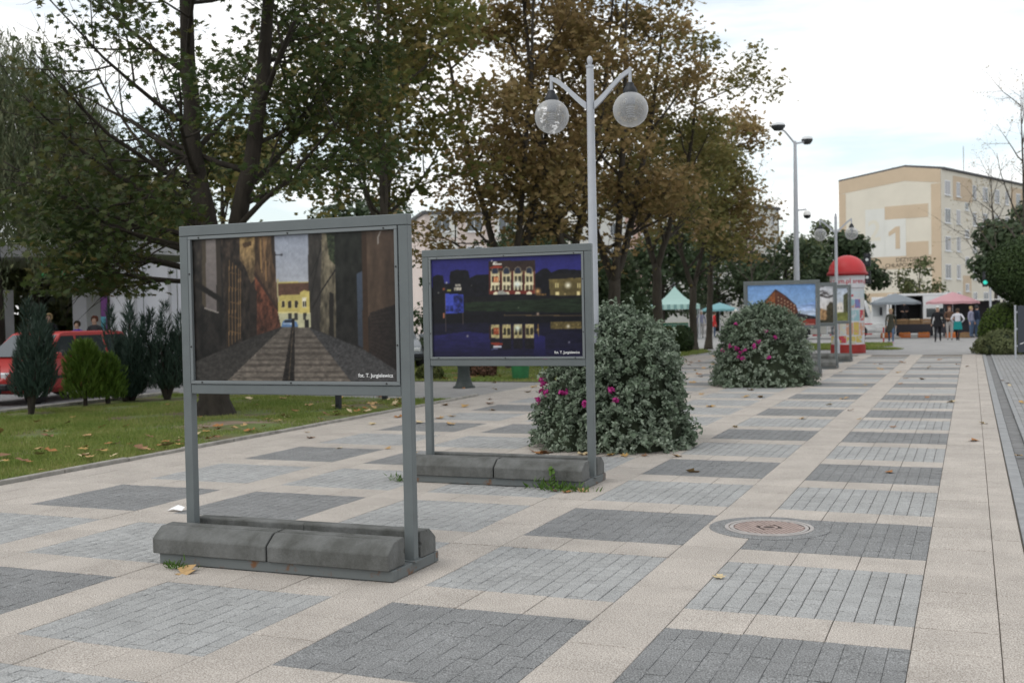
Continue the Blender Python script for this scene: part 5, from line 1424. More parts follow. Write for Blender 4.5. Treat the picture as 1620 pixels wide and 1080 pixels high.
person('auburn haired person in dark clothes seated by the purple banner', (-23.1, 24.85, .50), R(25), 1.66, dgry, blk, h_rd, 'sit')
bw = thing('seat_wall', 'low concrete seat wall in front of the pavilion pillars', 'wall', (-24.1, 24.55, -.055))
for k in range(3):
    q = MB(); q.box(-1.45 + .98*k, -.49 + .98*k, -.25 + .30*k, .28 + .30*k, 0, 1.0); q.build('seat_block', M['kerb'], bw, bevel=.02)

# ------------------------------------------------------------------ advertising column
M['red_dome'] = mat('dome_red', (.50, .040, .045), .45, var=.06, scale=3)
M['dome_dark'] = mat('rim_red', (.30, .018, .022), .5)
M['col_white'] = mat('column_white', (.62, .62, .65), .6, var=.08, scale=3)
ac = thing('advertising_column', 'round advertising column with a red dome, covered in small posters', 'advertising column', (-4.05, 41.05, gz(41)))
b = MB(); b.lathe([(.60, 0), (.60, .30), (.565, .31)], n=40); b.build('plinth', mat('plinth_red', (.30, .035, .03), .7, var=.15, scale=4), ac)
b = MB(); b.lathe([(.565, .30), (.565, 2.28)], n=40); b.build('drum', M['col_white'], ac, smooth=True)
b = MB(); b.lathe([(.565, 2.28), (.60, 2.30), (.60, 2.74), (.565, 2.76)], n=40); bd = b.build('name_band', M['col_white'], ac)
b = MB(); b.lathe([(.60, 2.72), (.70, 2.74), (.71, 2.80), (.66, 2.86), (.60, 2.86)], n=40); b.build('dome_rim', M['dome_dark'], ac, smooth=True)
b = MB(); b.lathe([(.645, 2.85)] + [(.64*math.cos(R(a)), 2.85 + .60*math.sin(R(a))) for a in range(8, 90, 8)] + [(0, 3.452)], n=40); b.build('dome', M['red_dome'], ac, smooth=True)
M['red_text'] = mat('red_letters', (.45, .03, .05), .6)
def wrap_text(me, rad, a0, z0):
    for v_ in me.vertices:
        a = a0 + v_.co.x / rad; y = v_.co.y; v_.co = (rad*math.cos(a), rad*math.sin(a), z0 + y)
for k in range(5):
    t = text_mesh('lettering', 'srem.pl', .235, M['red_text'], 'CENTER', bold=True)
    wrap_text(t, .603, R(-72 + 4 + k*72 - 38), 2.45); link(bpy.data.objects.new('lettering', t), bd)
rc = random.Random(6)
bills = [(.60, .60, .63), (.54, .60, .64), (.60, .60, .58), (.56, .44, .12), (.50, .08, .10), (.10, .12, .14), (.62, .60, .50), (.30, .48, .52), (.55, .30, .20), (.20, .22, .45)]
for row, (z0, z1) in enumerate(((.34, .62), (.62, 1.10), (1.12, 1.55), (1.57, 1.92), (1.94, 2.24))):
    a = -170.0
    while a < 0:
        w = rc.uniform(18, 34); c = bills[rc.randrange(len(bills))] if row not in (0,) else bills[rc.choice((3, 3, 4, 0))]
        q = MB(); n_ = 5; zz0, zz1 = z0 + rc.uniform(0, .05), z1 - rc.uniform(0, .05)
        for i in range(n_ + 1):
            an = R(a + (w - 2)*i/n_); q.v += [(.569*math.cos(an), .569*math.sin(an), zz0), (.569*math.cos(an), .569*math.sin(an), zz1)]
        for i in range(n_): q.f.append([2*i, 2*i + 2, 2*i + 3, 2*i + 1]); q.m.append(0)
        q.build('bill', mat('bill_print', c, .7, col2=bills[rc.choice((0, 1, 2, 0, 1, 2, 3, 4, 5, 8))], scale=7, var_sharp=(.40, .47)), ac, fix=False)
        a += w

# ------------------------------------------------------------------ red and white barriers
M['barr_w'] = mat('barrier_white', (.72, .72, .72), .5); M['barr_r'] = mat('barrier_red', (.48, .03, .035), .5)
def barrier(label, p0, p1, z):
    root = thing('barrier', label, 'barrier', (p0[0], p0[1], z)); d = Vector((p1[0]-p0[0], p1[1]-p0[1], 0)); L = d.length; d.normalize()
    def at(t, zz): return (d.x*t, d.y*t, zz)
    for zz in (.95, .45):
        n_ = int(L / .45)
        for k in range(n_):
            q = MB(); q.tube([at(.15 + (L - .3)*k/n_, zz), at(.15 + (L - .3)*(k+1)/n_, zz)], .03, 8); q.build('rail', M['barr_r'] if k % 2 else M['barr_w'], root, smooth=True)
    for t, sg in ((0, 1), (L, -1)):
        for (za, zb_, m) in ((-.05, .25, 'barr_r'), (.25, .5, 'barr_w'), (.5, .78, 'barr_r')):
            q = MB(); q.tube([at(t, za), at(t, zb_)], .032, 8); q.build('post', M[m], root)
        q = MB(); q.tube([at(t, .78), at(t + sg*.02, .87), at(t + sg*.07, .93), at(t + sg*.16, .95)], .031, 8); q.build('bend', M['barr_w'], root)
    return root
barrier('long red and white tube barrier behind the boards, ending by the truck', (-9.2, 54.6), (-4.0, 57.6), GZ)
barrier('short red and white tube barrier half hidden by the hedge', (.55, 51.0), (3.4, 51.9), GZ)

# ------------------------------------------------------------------ market: vans, stalls, parasols, crates
def parasol(label, loc, rad, z, h, m, n=8, sag=.0):
    root = thing('market_parasol', label, 'parasol', loc)
    q = MB(); q.tube([(0, 0, 0), (0, 0, z + h)], .025, 8); q.build('pole', M['lamp_grey'], root)
    q = MB(); q.box(-.25, .25, -.25, .25, 0, .08); q.build('base', M['kerb'], root, bevel=.02)
    q = MB(); q.v.append((0, 0, z + h))
    for j, t in enumerate((.5, 1.0)):
        for k in range(n*2):
            a = math.pi*k/n; rr_ = rad*t*(1 if k % 2 == 0 else .955); q.v.append((rr_*math.cos(a), rr_*math.sin(a), z + h*(1 - t) + (.0 if k % 2 == 0 else .03*t) + .05*(1-t)))
    N2 = n*2
    for k in range(N2):
        q.f.append([0, 1 + k, 1 + (k+1) % N2]); q.f.append([1 + k, 1 + N2 + k, 1 + N2 + (k+1) % N2, 1 + (k+1) % N2]); q.m += [0, 0]
    base = len(q.v)
    for k in range(N2):
        x, y, zz = q.v[1 + N2 + k]; q.v.append((x*1.005, y*1.005, zz - .13))
    for k in range(N2): q.f.append([1 + N2 + k, base + k, base + (k+1) % N2, 1 + N2 + (k+1) % N2]); q.m.append(0)
    c = q.build('canopy', m, root, fix=False)
    for k in range(n):
        a = 2*math.pi*k/n; s_ = MB(); s_.tube([(0, 0, z + h - .06), (rad*.98*math.cos(a), rad*.98*math.sin(a), z - .02)], .012, 5); s_.build('rib', M['lamp_grey'], root)
    return root
M['par_grey'] = leafmat('parasol_grey', [(.24, .27, .30), (.27, .30, .33)], .3); M['par_pink'] = leafmat('parasol_pink', [(.60, .33, .36), (.66, .38, .41)], .3); M['par_teal'] = leafmat('parasol_teal', [(.20, .42, .45), (.24, .46, .50)], .3)
parasol('slate grey market parasol beside the open van', (-3.9, 65.4, GZ), 1.35, 2.0, .52, M['par_grey'])
parasol('pale pink market parasol over the right stall', (-.96, 66.8, GZ), 1.40, 1.98, .55, M['par_pink'])
parasol('turquoise parasol low behind the tree trunks', (-15.4, 73.5, GZ), 1.2, 1.8, .45, M['par_teal'])
def open_van(label, loc, rz, doors=True):
    root = thing('delivery_van', label, 'van', loc, rz)
    M.setdefault('van_white', mat('van_white', (.70, .71, .72), .4, spec=.5)); wht_ = M['van_white']; drk = M.setdefault('van_inside', mat('van_interior', (.03, .03, .032), .8))
    # x along the van (cab at +x); open side towards -y
    def P(nm, x0, x1, y0, y1, z0, z1, m, bv=.03): q = MB(); q.box(x0, x1, y0, y1, z0, z1); return q.build(nm, m, root, bevel=bv, seg=2)
    P('roof', -1.5, 1.75, -.95, .95, 2.38, 2.52, wht_); P('floor', -1.5, 1.7, -.93, .93, .42, .58, wht_); P('far_side', -1.5, 1.7, .89, .95, .585, 2.375, wht_, .01); P('front_bulkhead', .30, .36, -.92, .885, .585, 2.375, drk, .005)
    P('side_panel', .37, 1.72, -.95, -.89, .585, 2.375, wht_, .01); P('inner_lining', -1.48, .295, .80, .885, .59, 2.37, drk, .005); P('ceiling_lining', -1.48, .295, -.9, .80, 2.33, 2.375, drk, .005); P('corner_post', -1.5, -1.40, -.95, -.85, .585, 2.375, wht_, .02); P('rear_lining', -1.47, -1.42, -.84, .795, .59, 2.33, drk, .005)
    q = MB(); q.prism([(1.73, .35), (3.05, .35), (3.10, .8), (2.95, 1.15), (2.35, 1.35), (1.95, 2.35), (1.73, 2.40)], 'y', -.93, .93); cab = q.build('cab', wht_, root, bevel=.04, seg=2)
    q = MB(); q.prism([(1.82, 1.40), (2.25, 1.38), (1.95, 2.15), (1.82, 2.18)], 'y', -.94, -.932); q.build('window', M['carglass'], root)
    q = MB(); q.box(.55, 1.55, -.957, -.952, 1.10, 1.62); q.build('side_window', M['carglass'], root)
    for x in (-.9, 2.35):
        for s in (-1, 1):
            q = MB(); q.lathe([(.18, -.1), (.33, -.1), (.35, 0), (.33, .1), (.18, .1)], n=20); w_ = q.build('wheel', M['rubber'], root, smooth=True); w_.location = (x, s*.82, .35); w_.rotation_euler = (R(90), 0, 0)
            q = MB(); q.lathe([(0, .09), (.17, .095), (.18, .06)], n=16); q.build('rim', M['rim'], w_).rotation_euler = (0 if s < 0 else math.pi, 0, 0)
    q = MB(); q.box(-2.55, -1.55, -.98, -.93, .5, 2.35); d_ = q.build('door', wht_, root, bevel=.02); 
    q = MB(); q.box(-2.40, -1.70, -.986, -.981, 1.45, 2.15); q.build('window', M['carglass'], d_)
    return root
open_van('white delivery van with its dark cargo bay open behind the crates', (-3.15, 71.5, GZ), R(8))
tk = thing('market_truck', 'white market truck with open door and big mirror beside the advertising column', 'truck', (-6.9, 66.5, GZ), R(12))
q = MB(); q.prism([(0, .45), (1.75, .45), (1.80, 1.1), (1.55, 1.35), (1.25, 2.15), (0, 2.2)], 'y', -.9, .9); q.build('cab', M['van_white'], tk, bevel=.05, seg=2)
q = MB(); q.prism([(.25, 1.2), (1.35, 1.2), (1.12, 2.0), (.25, 2.03)], 'y', -.912, -.905); q.build('window', M['carglass'], tk)
q = MB(); q.box(-3.2, -.05, -.98, .98, .75, 2.6); q.build('cargo_box', mat('cargo_tarp', (.42, .44, .46), .7, var=.08, scale=3), tk, bevel=.03)
q = MB(); q.prism([(1.4, .7), (2.35, .7), (2.25, 1.9), (1.5, 1.9)], 'y', -1.35, -1.29); q.build('open_door', M['van_white'], tk, bevel=.02)
q = MB(); q.box(1.55, 2.1, -1.37, -1.355, 1.25, 1.8); q.build('door_window', mat('pale_glass', (.5, .53, .55), .1, spec=.8), tk)
q = MB(); q.box(1.9, 2.0, -1.75, -1.45, 1.3, 1.75); q.build('mirror', M['black'], tk, bevel=.02)
for x in (.9, -2.2):
    for s in (-1, 1):
        q = MB(); q.lathe([(.2, -.12), (.38, -.12), (.4, 0), (.38, .12), (.2, .12)], n=20); w_ = q.build('wheel', M['rubber'], tk, smooth=True); w_.location = (x, s*.85, .4); w_.rotation_euler = (R(90), 0, 0)
car('pale car parked behind the right market stall', (1.6, 78.5, GZ), R(20), mat('pale_paint', (.42, .45, .46), .35), 'estate', None, 'cars behind the market')

M['wood'] = mat('crate_wood', (.30, .19, .10), .85, var=.25, scale=12); M['crate_g'] = mat('crate_green', (.03, .14, .09), .6); M['crate_o'] = mat('crate_orange', (.52, .15, .04), .6); M['crate_b'] = mat('crate_dark', (.04, .04, .05), .6)
FR = [mat('fruit_' + n_, c, .5) for n_, c in (('orange', (.55, .20, .03)), ('red', (.42, .03, .03)), ('green', (.16, .28, .05)), ('cream', (.60, .52, .36)), ('brown', (.28, .16, .08)))]
fruit_m = {}
def crate(label, loc, m, fr, rz=0.0, w=.6, d=.4, h=.25, group='crates at the market'):
    root = thing('crate', label, 'crate', loc, rz, group)
    q = MB(); q.box(-w/2, w/2, -d/2, d/2, 0, .02); q.build('bottom', m, root)
    for k in range(2):
        z = .03 + k*h*.5
        for (x0, x1, y0, y1) in ((-w/2, w/2, -d/2, -d/2 + .015), (-w/2, w/2, d/2 - .015, d/2), (-w/2, -w/2 + .015, -d/2 + .016, d/2 - .016), (w/2 - .015, w/2, -d/2 + .016, d/2 - .016)):
            q = MB(); q.box(x0, x1, y0, y1, z, z + h*.42); q.build('slat', m, root)
    if fr is not None:
        key = (fr, w, d)
        if key not in fruit_m:
            r_ = random.Random(fr); q = MB()
            for i in range(5):
                for j in range(3):
                    c = (-w*.38 + i*w*.19 + r_.uniform(-.02, .02), -d*.3 + j*d*.3, r_.uniform(-.01, .03)); q.lathe([(0, -.06), (.045, -.035), (.062, 0), (.045, .04), (0, .055)], c, 7)
            fruit_m[key] = q.mesh('produce', FR[fr], smooth=True)
        o = tag(bpy.data.objects.new('produce', fruit_m[key]), kind='stuff'); link(o, root); o.location = (0, 0, h*.9)
    return root
def table(label, loc, rz, L, m, d=.8, h=.75):
    root = thing('market_table', label, 'table', loc, rz, 'market tables')
    q = MB(); q.box(-L/2, L/2, -d/2, d/2, h - .04, h); q.build('table_top', m, root, bevel=.005)
    for sx in (-1, 1):
        for sy in (-1, 1): q = MB(); q.box(sx*(L/2 - .08) - .025, sx*(L/2 - .08) + .025, sy*(d/2 - .06) - .025, sy*(d/2 - .06) + .025, 0, h - .041); q.build('leg', M['lamp_grey'], root)
    q = MB(); q.box(-L/2 + .01, L/2 - .01, -d/2 - .012, -d/2 - .004, .25, h - .005); q.build('drape', m, root)
    return root
tb = [('brown draped table in front of the open van', (-3.35, 67.6, GZ), R(8), 2.6, M['crate_b']), ('dark draped table under the pink parasol', (-.75, 67.4, GZ), R(8), 2.2, M['crate_b']), ('green draped table under the mint tent', (-17.2, 68.2, GZ), R(10), 2.2, M['crate_g']), ('wooden fruit table beside the striped awning', (-13.2, 73.6, GZ), R(10), 2.4, M['wood'])]
for t in tb: table(*t)
spots = []
for k in range(4): spots.append(('wooden crate of brown produce in the row on the van table', (-4.25 + .62*k, 67.45 + .08*k, GZ + .752), M['wood'], 4 if k % 2 else 3))
for k in range(3): spots.append(('orange plastic crate standing below the van table', (-4.5 + 1.0*k, 66.85 + .1*k, GZ), M['crate_o'], 0))
for k in range(3): spots.append(('dark crate of greens on the table under the pink parasol', (-1.45 + .64*k, 67.25 + .09*k, GZ + .752), M['crate_b'], 2))
for k in range(3): spots.append(('green crate of pale cauliflowers on the mint tent table', (-17.85 + .63*k, 68.05 + .10*k, GZ + .752), M['crate_g'], 3))
for k in range(3): spots.append(('wooden crate of red apples on the fruit table', (-13.95 + .65*k, 73.45 + .1*k, GZ + .752), M['wood'], 1))
spots.append(('brown crate on the ground by the navy jacket person', (-.35, 66.3, GZ), M['wood'], 4)); spots.append(('orange crate on the ground under the pink parasol', (-1.0, 66.3, GZ), M['crate_o'], 0))
for s_ in spots: crate(s_[0], s_[1], s_[2], s_[3], R(8))
# mint tent
tn = thing('market_tent', 'mint green pointed market tent behind the tree trunks', 'tent', (-17.2, 68.6, GZ), R(15))
M['mint'] = leafmat('tent_mint', [(.42, .62, .58), (.48, .68, .64)], .35); M['mint_d'] = mat('tent_stripe', (.20, .34, .33), .8)
q = MB(); W2 = 1.5; nz_ = 6
for i in range(nz_ + 1):
    t = i / nz_; w = W2*t; z = 2.15 + 1.15*(1 - t)**1.7
    q.v += [(-w, -w, z), (w, -w, z), (w, w, z), (-w, w, z)]
for i in range(nz_):
    for k in range(4): q.f.append([4*i + k, 4*i + (k+1) % 4, 4*i + 4 + (k+1) % 4, 4*i + 4 + k]); q.m.append(0)
q.build('roof', M['mint'], tn, fix=False)
for k in range(4):
    rot = k * math.pi/2
    for j in range(15):
        q = MB(); x0 = -1.5 + .2*j; q.quad((x0, -1.502, 1.85), (x0 + .2, -1.502, 1.85), (x0 + .2, -1.502, 2.15), (x0, -1.502, 2.15)); o = q.build('valance_strip', M['mint_d'] if j % 2 else M['mint'], tn, fix=False); o.rotation_euler = (0, 0, rot)
    q = MB(); q.tube([(-1.46, -1.46, 0), (-1.46, -1.46, 2.15)], .03, 6); q.build('leg', M['lamp_grey'], tn).rotation_euler = (0, 0, rot)
# striped awning on a kiosk
kx = thing('kiosk', 'pale kiosk with a black and white striped awning', 'kiosk', (-11.5, 76.5, GZ), R(12))
q = MB(); q.box(-2.2, 2.6, 0, 2.6, 0, 2.9); q.build('wall', mat('kiosk_wall', (.46, .45, .42), .8, var=.06, scale=2), kx, bevel=.02)
q = MB(); q.box(-2.4, 2.8, -.15, 2.8, 2.905, 3.05); q.build('roof', M['lamp_grey'], kx, bevel=.02)
q = MB(); q.box(-1.2, -.5, -.012, -.004, .1, 2.1); q.build('door', M['crate_b'], kx)
q = MB(); q.box(.2, 2.2, -.012, -.004, 1.0, 2.0); q.build('window', M['carglass'], kx)
st_d = mat('stripe_dark', (.06, .06, .08), .8); st_w = mat('stripe_white', (.72, .72, .73), .8)
for k in range(24):
    x0 = -2.2 + .2*k
    q = MB(); q.quad((x0, -1.3, 2.35), (x0 + .2, -1.3, 2.35), (x0 + .2, -.02, 2.88), (x0, -.02, 2.88)); q.quad((x0, -1.302, 2.05), (x0 + .2, -1.302, 2.05), (x0 + .2, -1.302, 2.348), (x0, -1.302, 2.348)); q.build('awning_strip', st_d if k % 2 else st_w, kx, fix=False)
for x in (-2.1, 2.5): q = MB(); q.tube([(x, -1.25, 0), (x, -1.25, 2.4)], .025, 6); q.build('awning_pole', M['lamp_grey'], kx)
# frame of the stall below the pink parasol
sf = thing('market_stall', 'dark framed stall with a white sheet roof beside the pink parasol', 'stall', (.1, 69.0, GZ), R(8))
for x in (-1.5, 1.5):
    for y in (-.7, .7): q = MB(); q.box(x - .04, x + .04, y - .04, y + .04, 0, 2.05); q.build('post', M['crate_b'], sf)
q = MB(); q.box(-1.7, 1.7, -.9, .9, 2.055, 2.10); q.build('roof_sheet', M['white'], sf); q = MB(); q.box(-1.45, 1.45, .66, .70, .1, 2.0); q.build('back_cloth', dgry, sf); q = MB(); q.box(-1.4, 1.4, -.5, .5, .78, .82); q.build('counter', M['wood'], sf)
# ------------------------------------------------------------------ apartment blocks
M['cream'] = mat('render_cream', (.66, .62, .53), .85, var=.04, scale=.6); M['tanw'] = mat('render_tan', (.55, .44, .32), .85, var=.05, scale=.6); M['palew'] = mat('render_pale', (.66, .66, .62), .85, var=.04, scale=.6)
M['roofd'] = mat('roof_felt', (.10, .10, .105), .9); M['pane'] = mat('window_glass', (.07, .085, .10), .08, spec=.8); M['pvc'] = mat('window_frame', (.74, .75, .76), .5); M['pinkw'] = mat('render_pink', (.60, .42, .36), .85, var=.04, scale=.6); M['curtain'] = mat('curtain', (.45, .45, .46), .7)
def add_window(root, x, z, w, h, y=-.001, rc_=None):
    """window in the local facade plane y = 0 (outside is -y)"""
    q = MB(); q.box(x - w/2, x + w/2, -.03, .05, z, z + h); f_ = q.build('window', M['pvc'], root)
    for (a, b2) in ((x - w/2 + .07, x - .03), (x + .03, x + w/2 - .07)) if w > .9 else ((x - w/2 + .07, x + w/2 - .07),):
        q = MB(); q.quad((a, -.036, z + .08), (b2, -.036, z + .08), (b2, -.036, z + h - .08), (a, -.036, z + h - .08)); q.build('pane', M['curtain'] if rc_ and rc_.random() < .35 else M['pane'], f_, fix=False)
    q = MB(); q.box(x - w/2 - .08, x + w/2 + .08, -.16, -.031, z - .07, z - .005); q.build('sill', M['pvc'], f_)
    return f_
# block with the painted gable, turned 20.7 degrees
A1 = math.atan2(.94, .35)                      # long side direction
gb = thing('apartment_block', 'cream apartment block with a tan bordered gable and a large figure 1', 'building', (-2.64, 115.74, GZ - .3), 0)
gb.rotation_euler = (0, 0, A1 - math.pi/2 + math.pi)     # local -x along the gable to the right, facade helper objects carry their own turn
# local frame: gable plane y = 0 facing +y after the turn; simpler: build in world-like axes g (along gable, to the left) and l (along the block)
gdir = Vector((-math.sin(A1), math.cos(A1), 0)); ldir = Vector((math.cos(A1), math.sin(A1), 0))
gb.rotation_euler = (0, 0, math.atan2(-gdir.y, -gdir.x)) # local +x = from left end of the gable to the corner; local +y = away along the block
GW, GL, GH = 10.55, 46.0, 15.2
def gp(nm, x0, x1, y0, y1, z0, z1, m, par=gb, bv=0): q = MB(); q.box(x0, x1, y0, y1, z0, z1); return q.build(nm, m, par, bevel=bv)
q = MB(); q.prism([(-GW, 0), (0, 0), (0, GH), (-3.6, GH + .55), (-GW, GH - .25)], 'y', 0, GL); wall_ = q.build('wall', M['cream'], gb)
q = MB(); q.prism([(-GW - .15, GH - .25), (-3.6, GH + .56), (.2, GH + .02), (.2, GH + .22), (-3.6, GH + .78), (-GW - .15, GH - .05)], 'y', .25, GL + .2); q.build('roof', M['roofd'], gb)
def panel(x0, x1, z0, z1, m, d, nm='painted_field'):
    q = MB(); q.box(x0, x1, -d, -.002, z0, z1); return q.build(nm, m, gb)
# tan border
q = MB(); q.prism([(-GW, GH - 1.55), (-GW, GH - .25), (-3.6, GH + .55), (0, GH), (0, GH - 1.3), (-3.6, GH - .8)], 'y', -.02, -.002); q.build('painted_field', M['tanw'], gb)
panel(-GW, -GW + .75, 1.0, GH - 1.56, M['tanw'], .02); panel(-.95, 0, 0, GH - 1.35, M['tanw'], .02)
panel(-GW + .76, -.951, 2.6, 3.4, M['tanw'], .02); panel(-7.3, -.951, 5.75, 7.0, M['tanw'], .02); panel(-7.7, -5.66, 7.001, 11.85, M['palew'], .022)
panel(-5.65, -3.5, 7.001, 10.7, M['palew'], .024); panel(-5.65, -1.25, 10.701, 12.0, M['tanw'], .024); panel(-3.49, -1.25, 7.001, 8.35, M['tanw'], .024)
def wall_text(s_, x, z, size, m, d=.03):
    t = text_mesh('lettering', s_, size, m, 'CENTER', bold=True); o = bpy.data.objects.new('lettering', t); link(o, gb); o.rotation_euler = (R(90), 0, 0); o.location = (x, -d, z)
q = MB(); q.prism([(-4.55, 7.75), (-4.10, 7.75), (-4.10, 9.95), (-4.50, 9.95), (-5.25, 9.45), (-5.25, 9.02), (-4.55, 9.38)], 'y', -.045, -.026); q.build('lettering', M['tanw'], gb); wall_text('2', -6.75, 8.7, 2.9, mat('faint_figure', (.66, .63, .54), .85), .03)
M['letters'] = mat('wall_letters', (.10, .085, .06), .8); wall_text('DEZYDEREGO', -2.75, 6.45, .56, M['letters']); wall_text('CHŁAPOWSKIEGO', -3.3, 5.92, .56, M['letters'])
gp('chimney', -6.2, -4.9, 3, 4.2, GH + .2, GH + 1.0, M['roofd'])
q = MB(); q.tube([(-1.2, 9, GH), (-1.2, 9, GH + 3.2)], .03, 5); q.build('aerial', M['black'], gb)
# long facade: its own carrier part so that windows lie in its plane
fc = bpy.data.objects.new('long_facade', MB().add([(0, 0, 0), (GL, 0, 0), (GL, 0, GH - .25), (0, 0, GH - .25)], [(0, 1, 2, 3)]).mesh('long_facade', M['cream'], fix=False)); link(fc, gb); fc.rotation_euler = (0, 0, R(90)); fc.location = (.012, 0, 0)
rw = random.Random(4)
for fl in range(5):
    z = 1.9 + 2.72*fl
    for x, w in ((1.6, 1.4), (4.3, 1.0), (8.6, 1.0), (11.6, 1.4), (15.0, 1.4), (18.0, 1.0), (21.5, 1.4), (25, 1.0), (29, 1.4), (33, 1.0), (37, 1.4), (41, 1.0)): add_window(fc, x, z, w, 1.45, rc_=rw)
    if fl < 4: add_window(fc, 6.5, z + 1.5, 1.0, .8, rc_=rw)
def fpanel(x0, x1, z0, z1, m): q = MB(); q.box(x0, x1, -.02, -.002, z0, z1); q.build('painted_field', m, fc)
fpanel(3.0, 8.0, 12.4, 14.8, M['tanw']); fpanel(19.2, 27, 11.5, 14.8, M['tanw']); fpanel(5.4, 7.6, 0.2, 5.0, M['tanw']); fpanel(30.2, 36, 2, 14.8, M['tanw'])
# white block behind the trees
cb = thing('apartment_block', 'white apartment block with a pink panel behind the brown trees', 'building', (-23.55, 150.4, GZ - .3), 0)
dv = Vector((-29.88 + 23.55, 130.46 - 150.38, 0)).normalized(); cb.rotation_euler = (0, 0, math.atan2(-dv.y, -dv.x))   # local +x towards the right-hand end
q = MB(); q.box(-44, 0, 0, 10.5, 0, 15.0); q.build('wall', M['palew'], cb); q = MB(); q.box(-44.2, .25, -.25, 10.8, 15.005, 15.35); q.build('roof', M['roofd'], cb)
for fl in range(5):
    z = 1.9 + 2.72*fl
    for k in range(14): add_window(cb, -1.7 - 3.05*k, z, 1.5 if k % 3 else 1.0, 1.45, rc_=rw)
for (x0, x1, z0, z1, m) in ((-10.2, -6.6, 8.2, 12.0, M['pinkw']), (-22, -18.6, 4, 12, M['pinkw']), (-36, -31, 4, 14, M['pinkw'])): q = MB(); q.box(x0, x1, -.02, -.002, z0, z1); q.build('painted_field', m, cb)
q = MB(); q.tube([(-.12, -.06, 0), (-.12, -.06, 15)], .07, 6); q.build('downpipe', M['roofd'], cb)
for x in (-12, -20, -30): q = MB(); q.box(x, x + 1.2, 3, 4.2, 15.3, 16.2); q.build('chimney', M['roofd'], cb)
# pinkish block glimpsed over the night photograph
pk = thing('apartment_block', 'pale pink apartment block glimpsed through leaves above the night photograph board', 'building', (-42.5, 93, GZ - .3), R(35))
q = MB(); q.box(-4, 9, 0, 11, 0, 11.2); q.build('wall', mat('pale_pink_render', (.62, .53, .49), .85, var=.05, scale=.6), pk); q = MB(); q.box(-4.2, 9.2, -.2, 11.2, 11.205, 11.5); q.build('roof', M['roofd'], pk)
for fl in range(4):
    for k in range(4): add_window(pk, -2.4 + 3.0*k, 1.5 + 2.7*fl, 1.5, 1.4, rc_=rw)
    for k in range(2): q = MB(); q.box(-3.5 + 6*k, -1 + 6*k, -.02, -.002, 1.0 + 2.7*fl, 3.4 + 2.7*fl); q.build('painted_field', M['palew'], pk)

# ------------------------------------------------------------------ background trees
def bg_tree(label, loc, seed, h, rad, n, m='lf_bg', size=.30, zlow=.18, name='broadleaf_tree', group='trees around the market square', trunk=.18):
    root = thing(name, label, 'tree', loc, 0, group); r = random.Random(seed); rs = np.random.RandomState(seed); w = MB()
    w.tube([(0, 0, -.1), (.05, 0, h*.3), (0, .1, h*.6), (.1, 0, h*.9)], [trunk, trunk*.8, trunk*.5, .02], 8)
    lobes = []
    for k in range(16):
        t = r.uniform(zlow + .08, .9); a = k*2.4; o = rad*math.sin(math.pi*min(1, (t - zlow)/(1 - zlow)*.85 + .12))*r.uniform(.4, .85)
        c = (o*math.cos(a), o*math.sin(a), h*t); lobes.append((c, rad*r.uniform(.26, .42)))
        w.tube([(0, 0, h*t*.7), (c[0]*.5, c[1]*.5, h*t*.88), c], [trunk*.35, trunk*.2, .015], 5, cap=False)
    w.build('trunk', M['bark'], root, smooth=True, fix=False)
    i = rs.randint(0, len(lobes), n); C = np.array([lobes[k][0] for k in i]); q = np.array([lobes[k][1] for k in i])
    d = rs.normal(size=(n, 3)); d /= np.linalg.norm(d, axis=1, keepdims=True); C = C + d*(q*rs.uniform(.45, 1.12, n))[:, None]*np.array([1, 1, .85])
    C = C[C[:, 2] > h*zlow*.8]
    me = leaf_mesh('crown', C, d[:len(C)] + rs.normal(size=(len(C), 3))*.5 + np.array([0, 0, .5]), size*rs.uniform(.6, 1.3, len(C)), LOBED, M[m], rs); link(bpy.data.objects.new('crown', me), root)
    return root
for a in (('dark green tree left of the tall street light, below the white block', (-19.5, 92, GZ), 51, 8.2, 4.4, 5200, 'lf_bg'), ('dark green tree right behind the brick photograph board', (-14.2, 94, GZ), 52, 7.4, 4.2, 5200, 'lf_bg'), ('lighter green poplar top rising behind the tall street light', (-13.0, 104, GZ), 53, 10.0, 3.2, 4200, 'lf_bgl'),
          ('dense dark tree behind the advertising column dome', (-8.3, 82, GZ), 54, 7.0, 2.9, 5200, 'lf_bg'), ('dark tree in front of the long facade beside the round clipped tree', (2.6, 72, GZ), 55, 8.0, 3.0, 6200, 'lf_bg'),
          ('dark bushy tree behind the mint tent', (-21.5, 82, GZ), 56, 8.4, 4.0, 4600, 'lf_bg'), ('wide dark tree behind the tree row and the lawn', (-25.5, 66, GZ), 57, 8.0, 4.4, 4600, 'lf_bg'), ('broad dark tree behind the yellow van', (-35, 60, GZ), 58, 9.5, 5.0, 4600, 'lf_bg'),
          ('big dark tree behind the pavilion shop wall', (-37, 41, GZ), 59, 9.5, 5.2, 5200, 'lf_bg'), ('bright green garden tree behind the pavilion pillars', (-33.5, 33.0, GZ), 60, 5.0, 3.2, 4200, 'lf_bgl'), ('large dark tree beyond the willow', (-46, 36, GZ), 61, 10, 5.5, 4600, 'lf_bg'), ('tall dark tree over the pavilion roof', (-30, 40, GZ), 62, 10.5, 4.5, 5200, 'lf_mid'), ('round green tree behind the right stall', (8.5, 88, GZ), 63, 7.0, 4.0, 3800, 'lf_bg'), ('pale green tree far behind the white block end', (-17.5, 125, GZ), 64, 8.5, 4.5, 3200, 'lf_bgl')):
    bg_tree(*a)
bg_tree('thin young tree with sparse leaves in front of the painted gable', (-3.4, 84, GZ), 65, 5.6, 1.9, 900, 'lf_bgl', .22, .3, 'young_tree', trunk=.07)
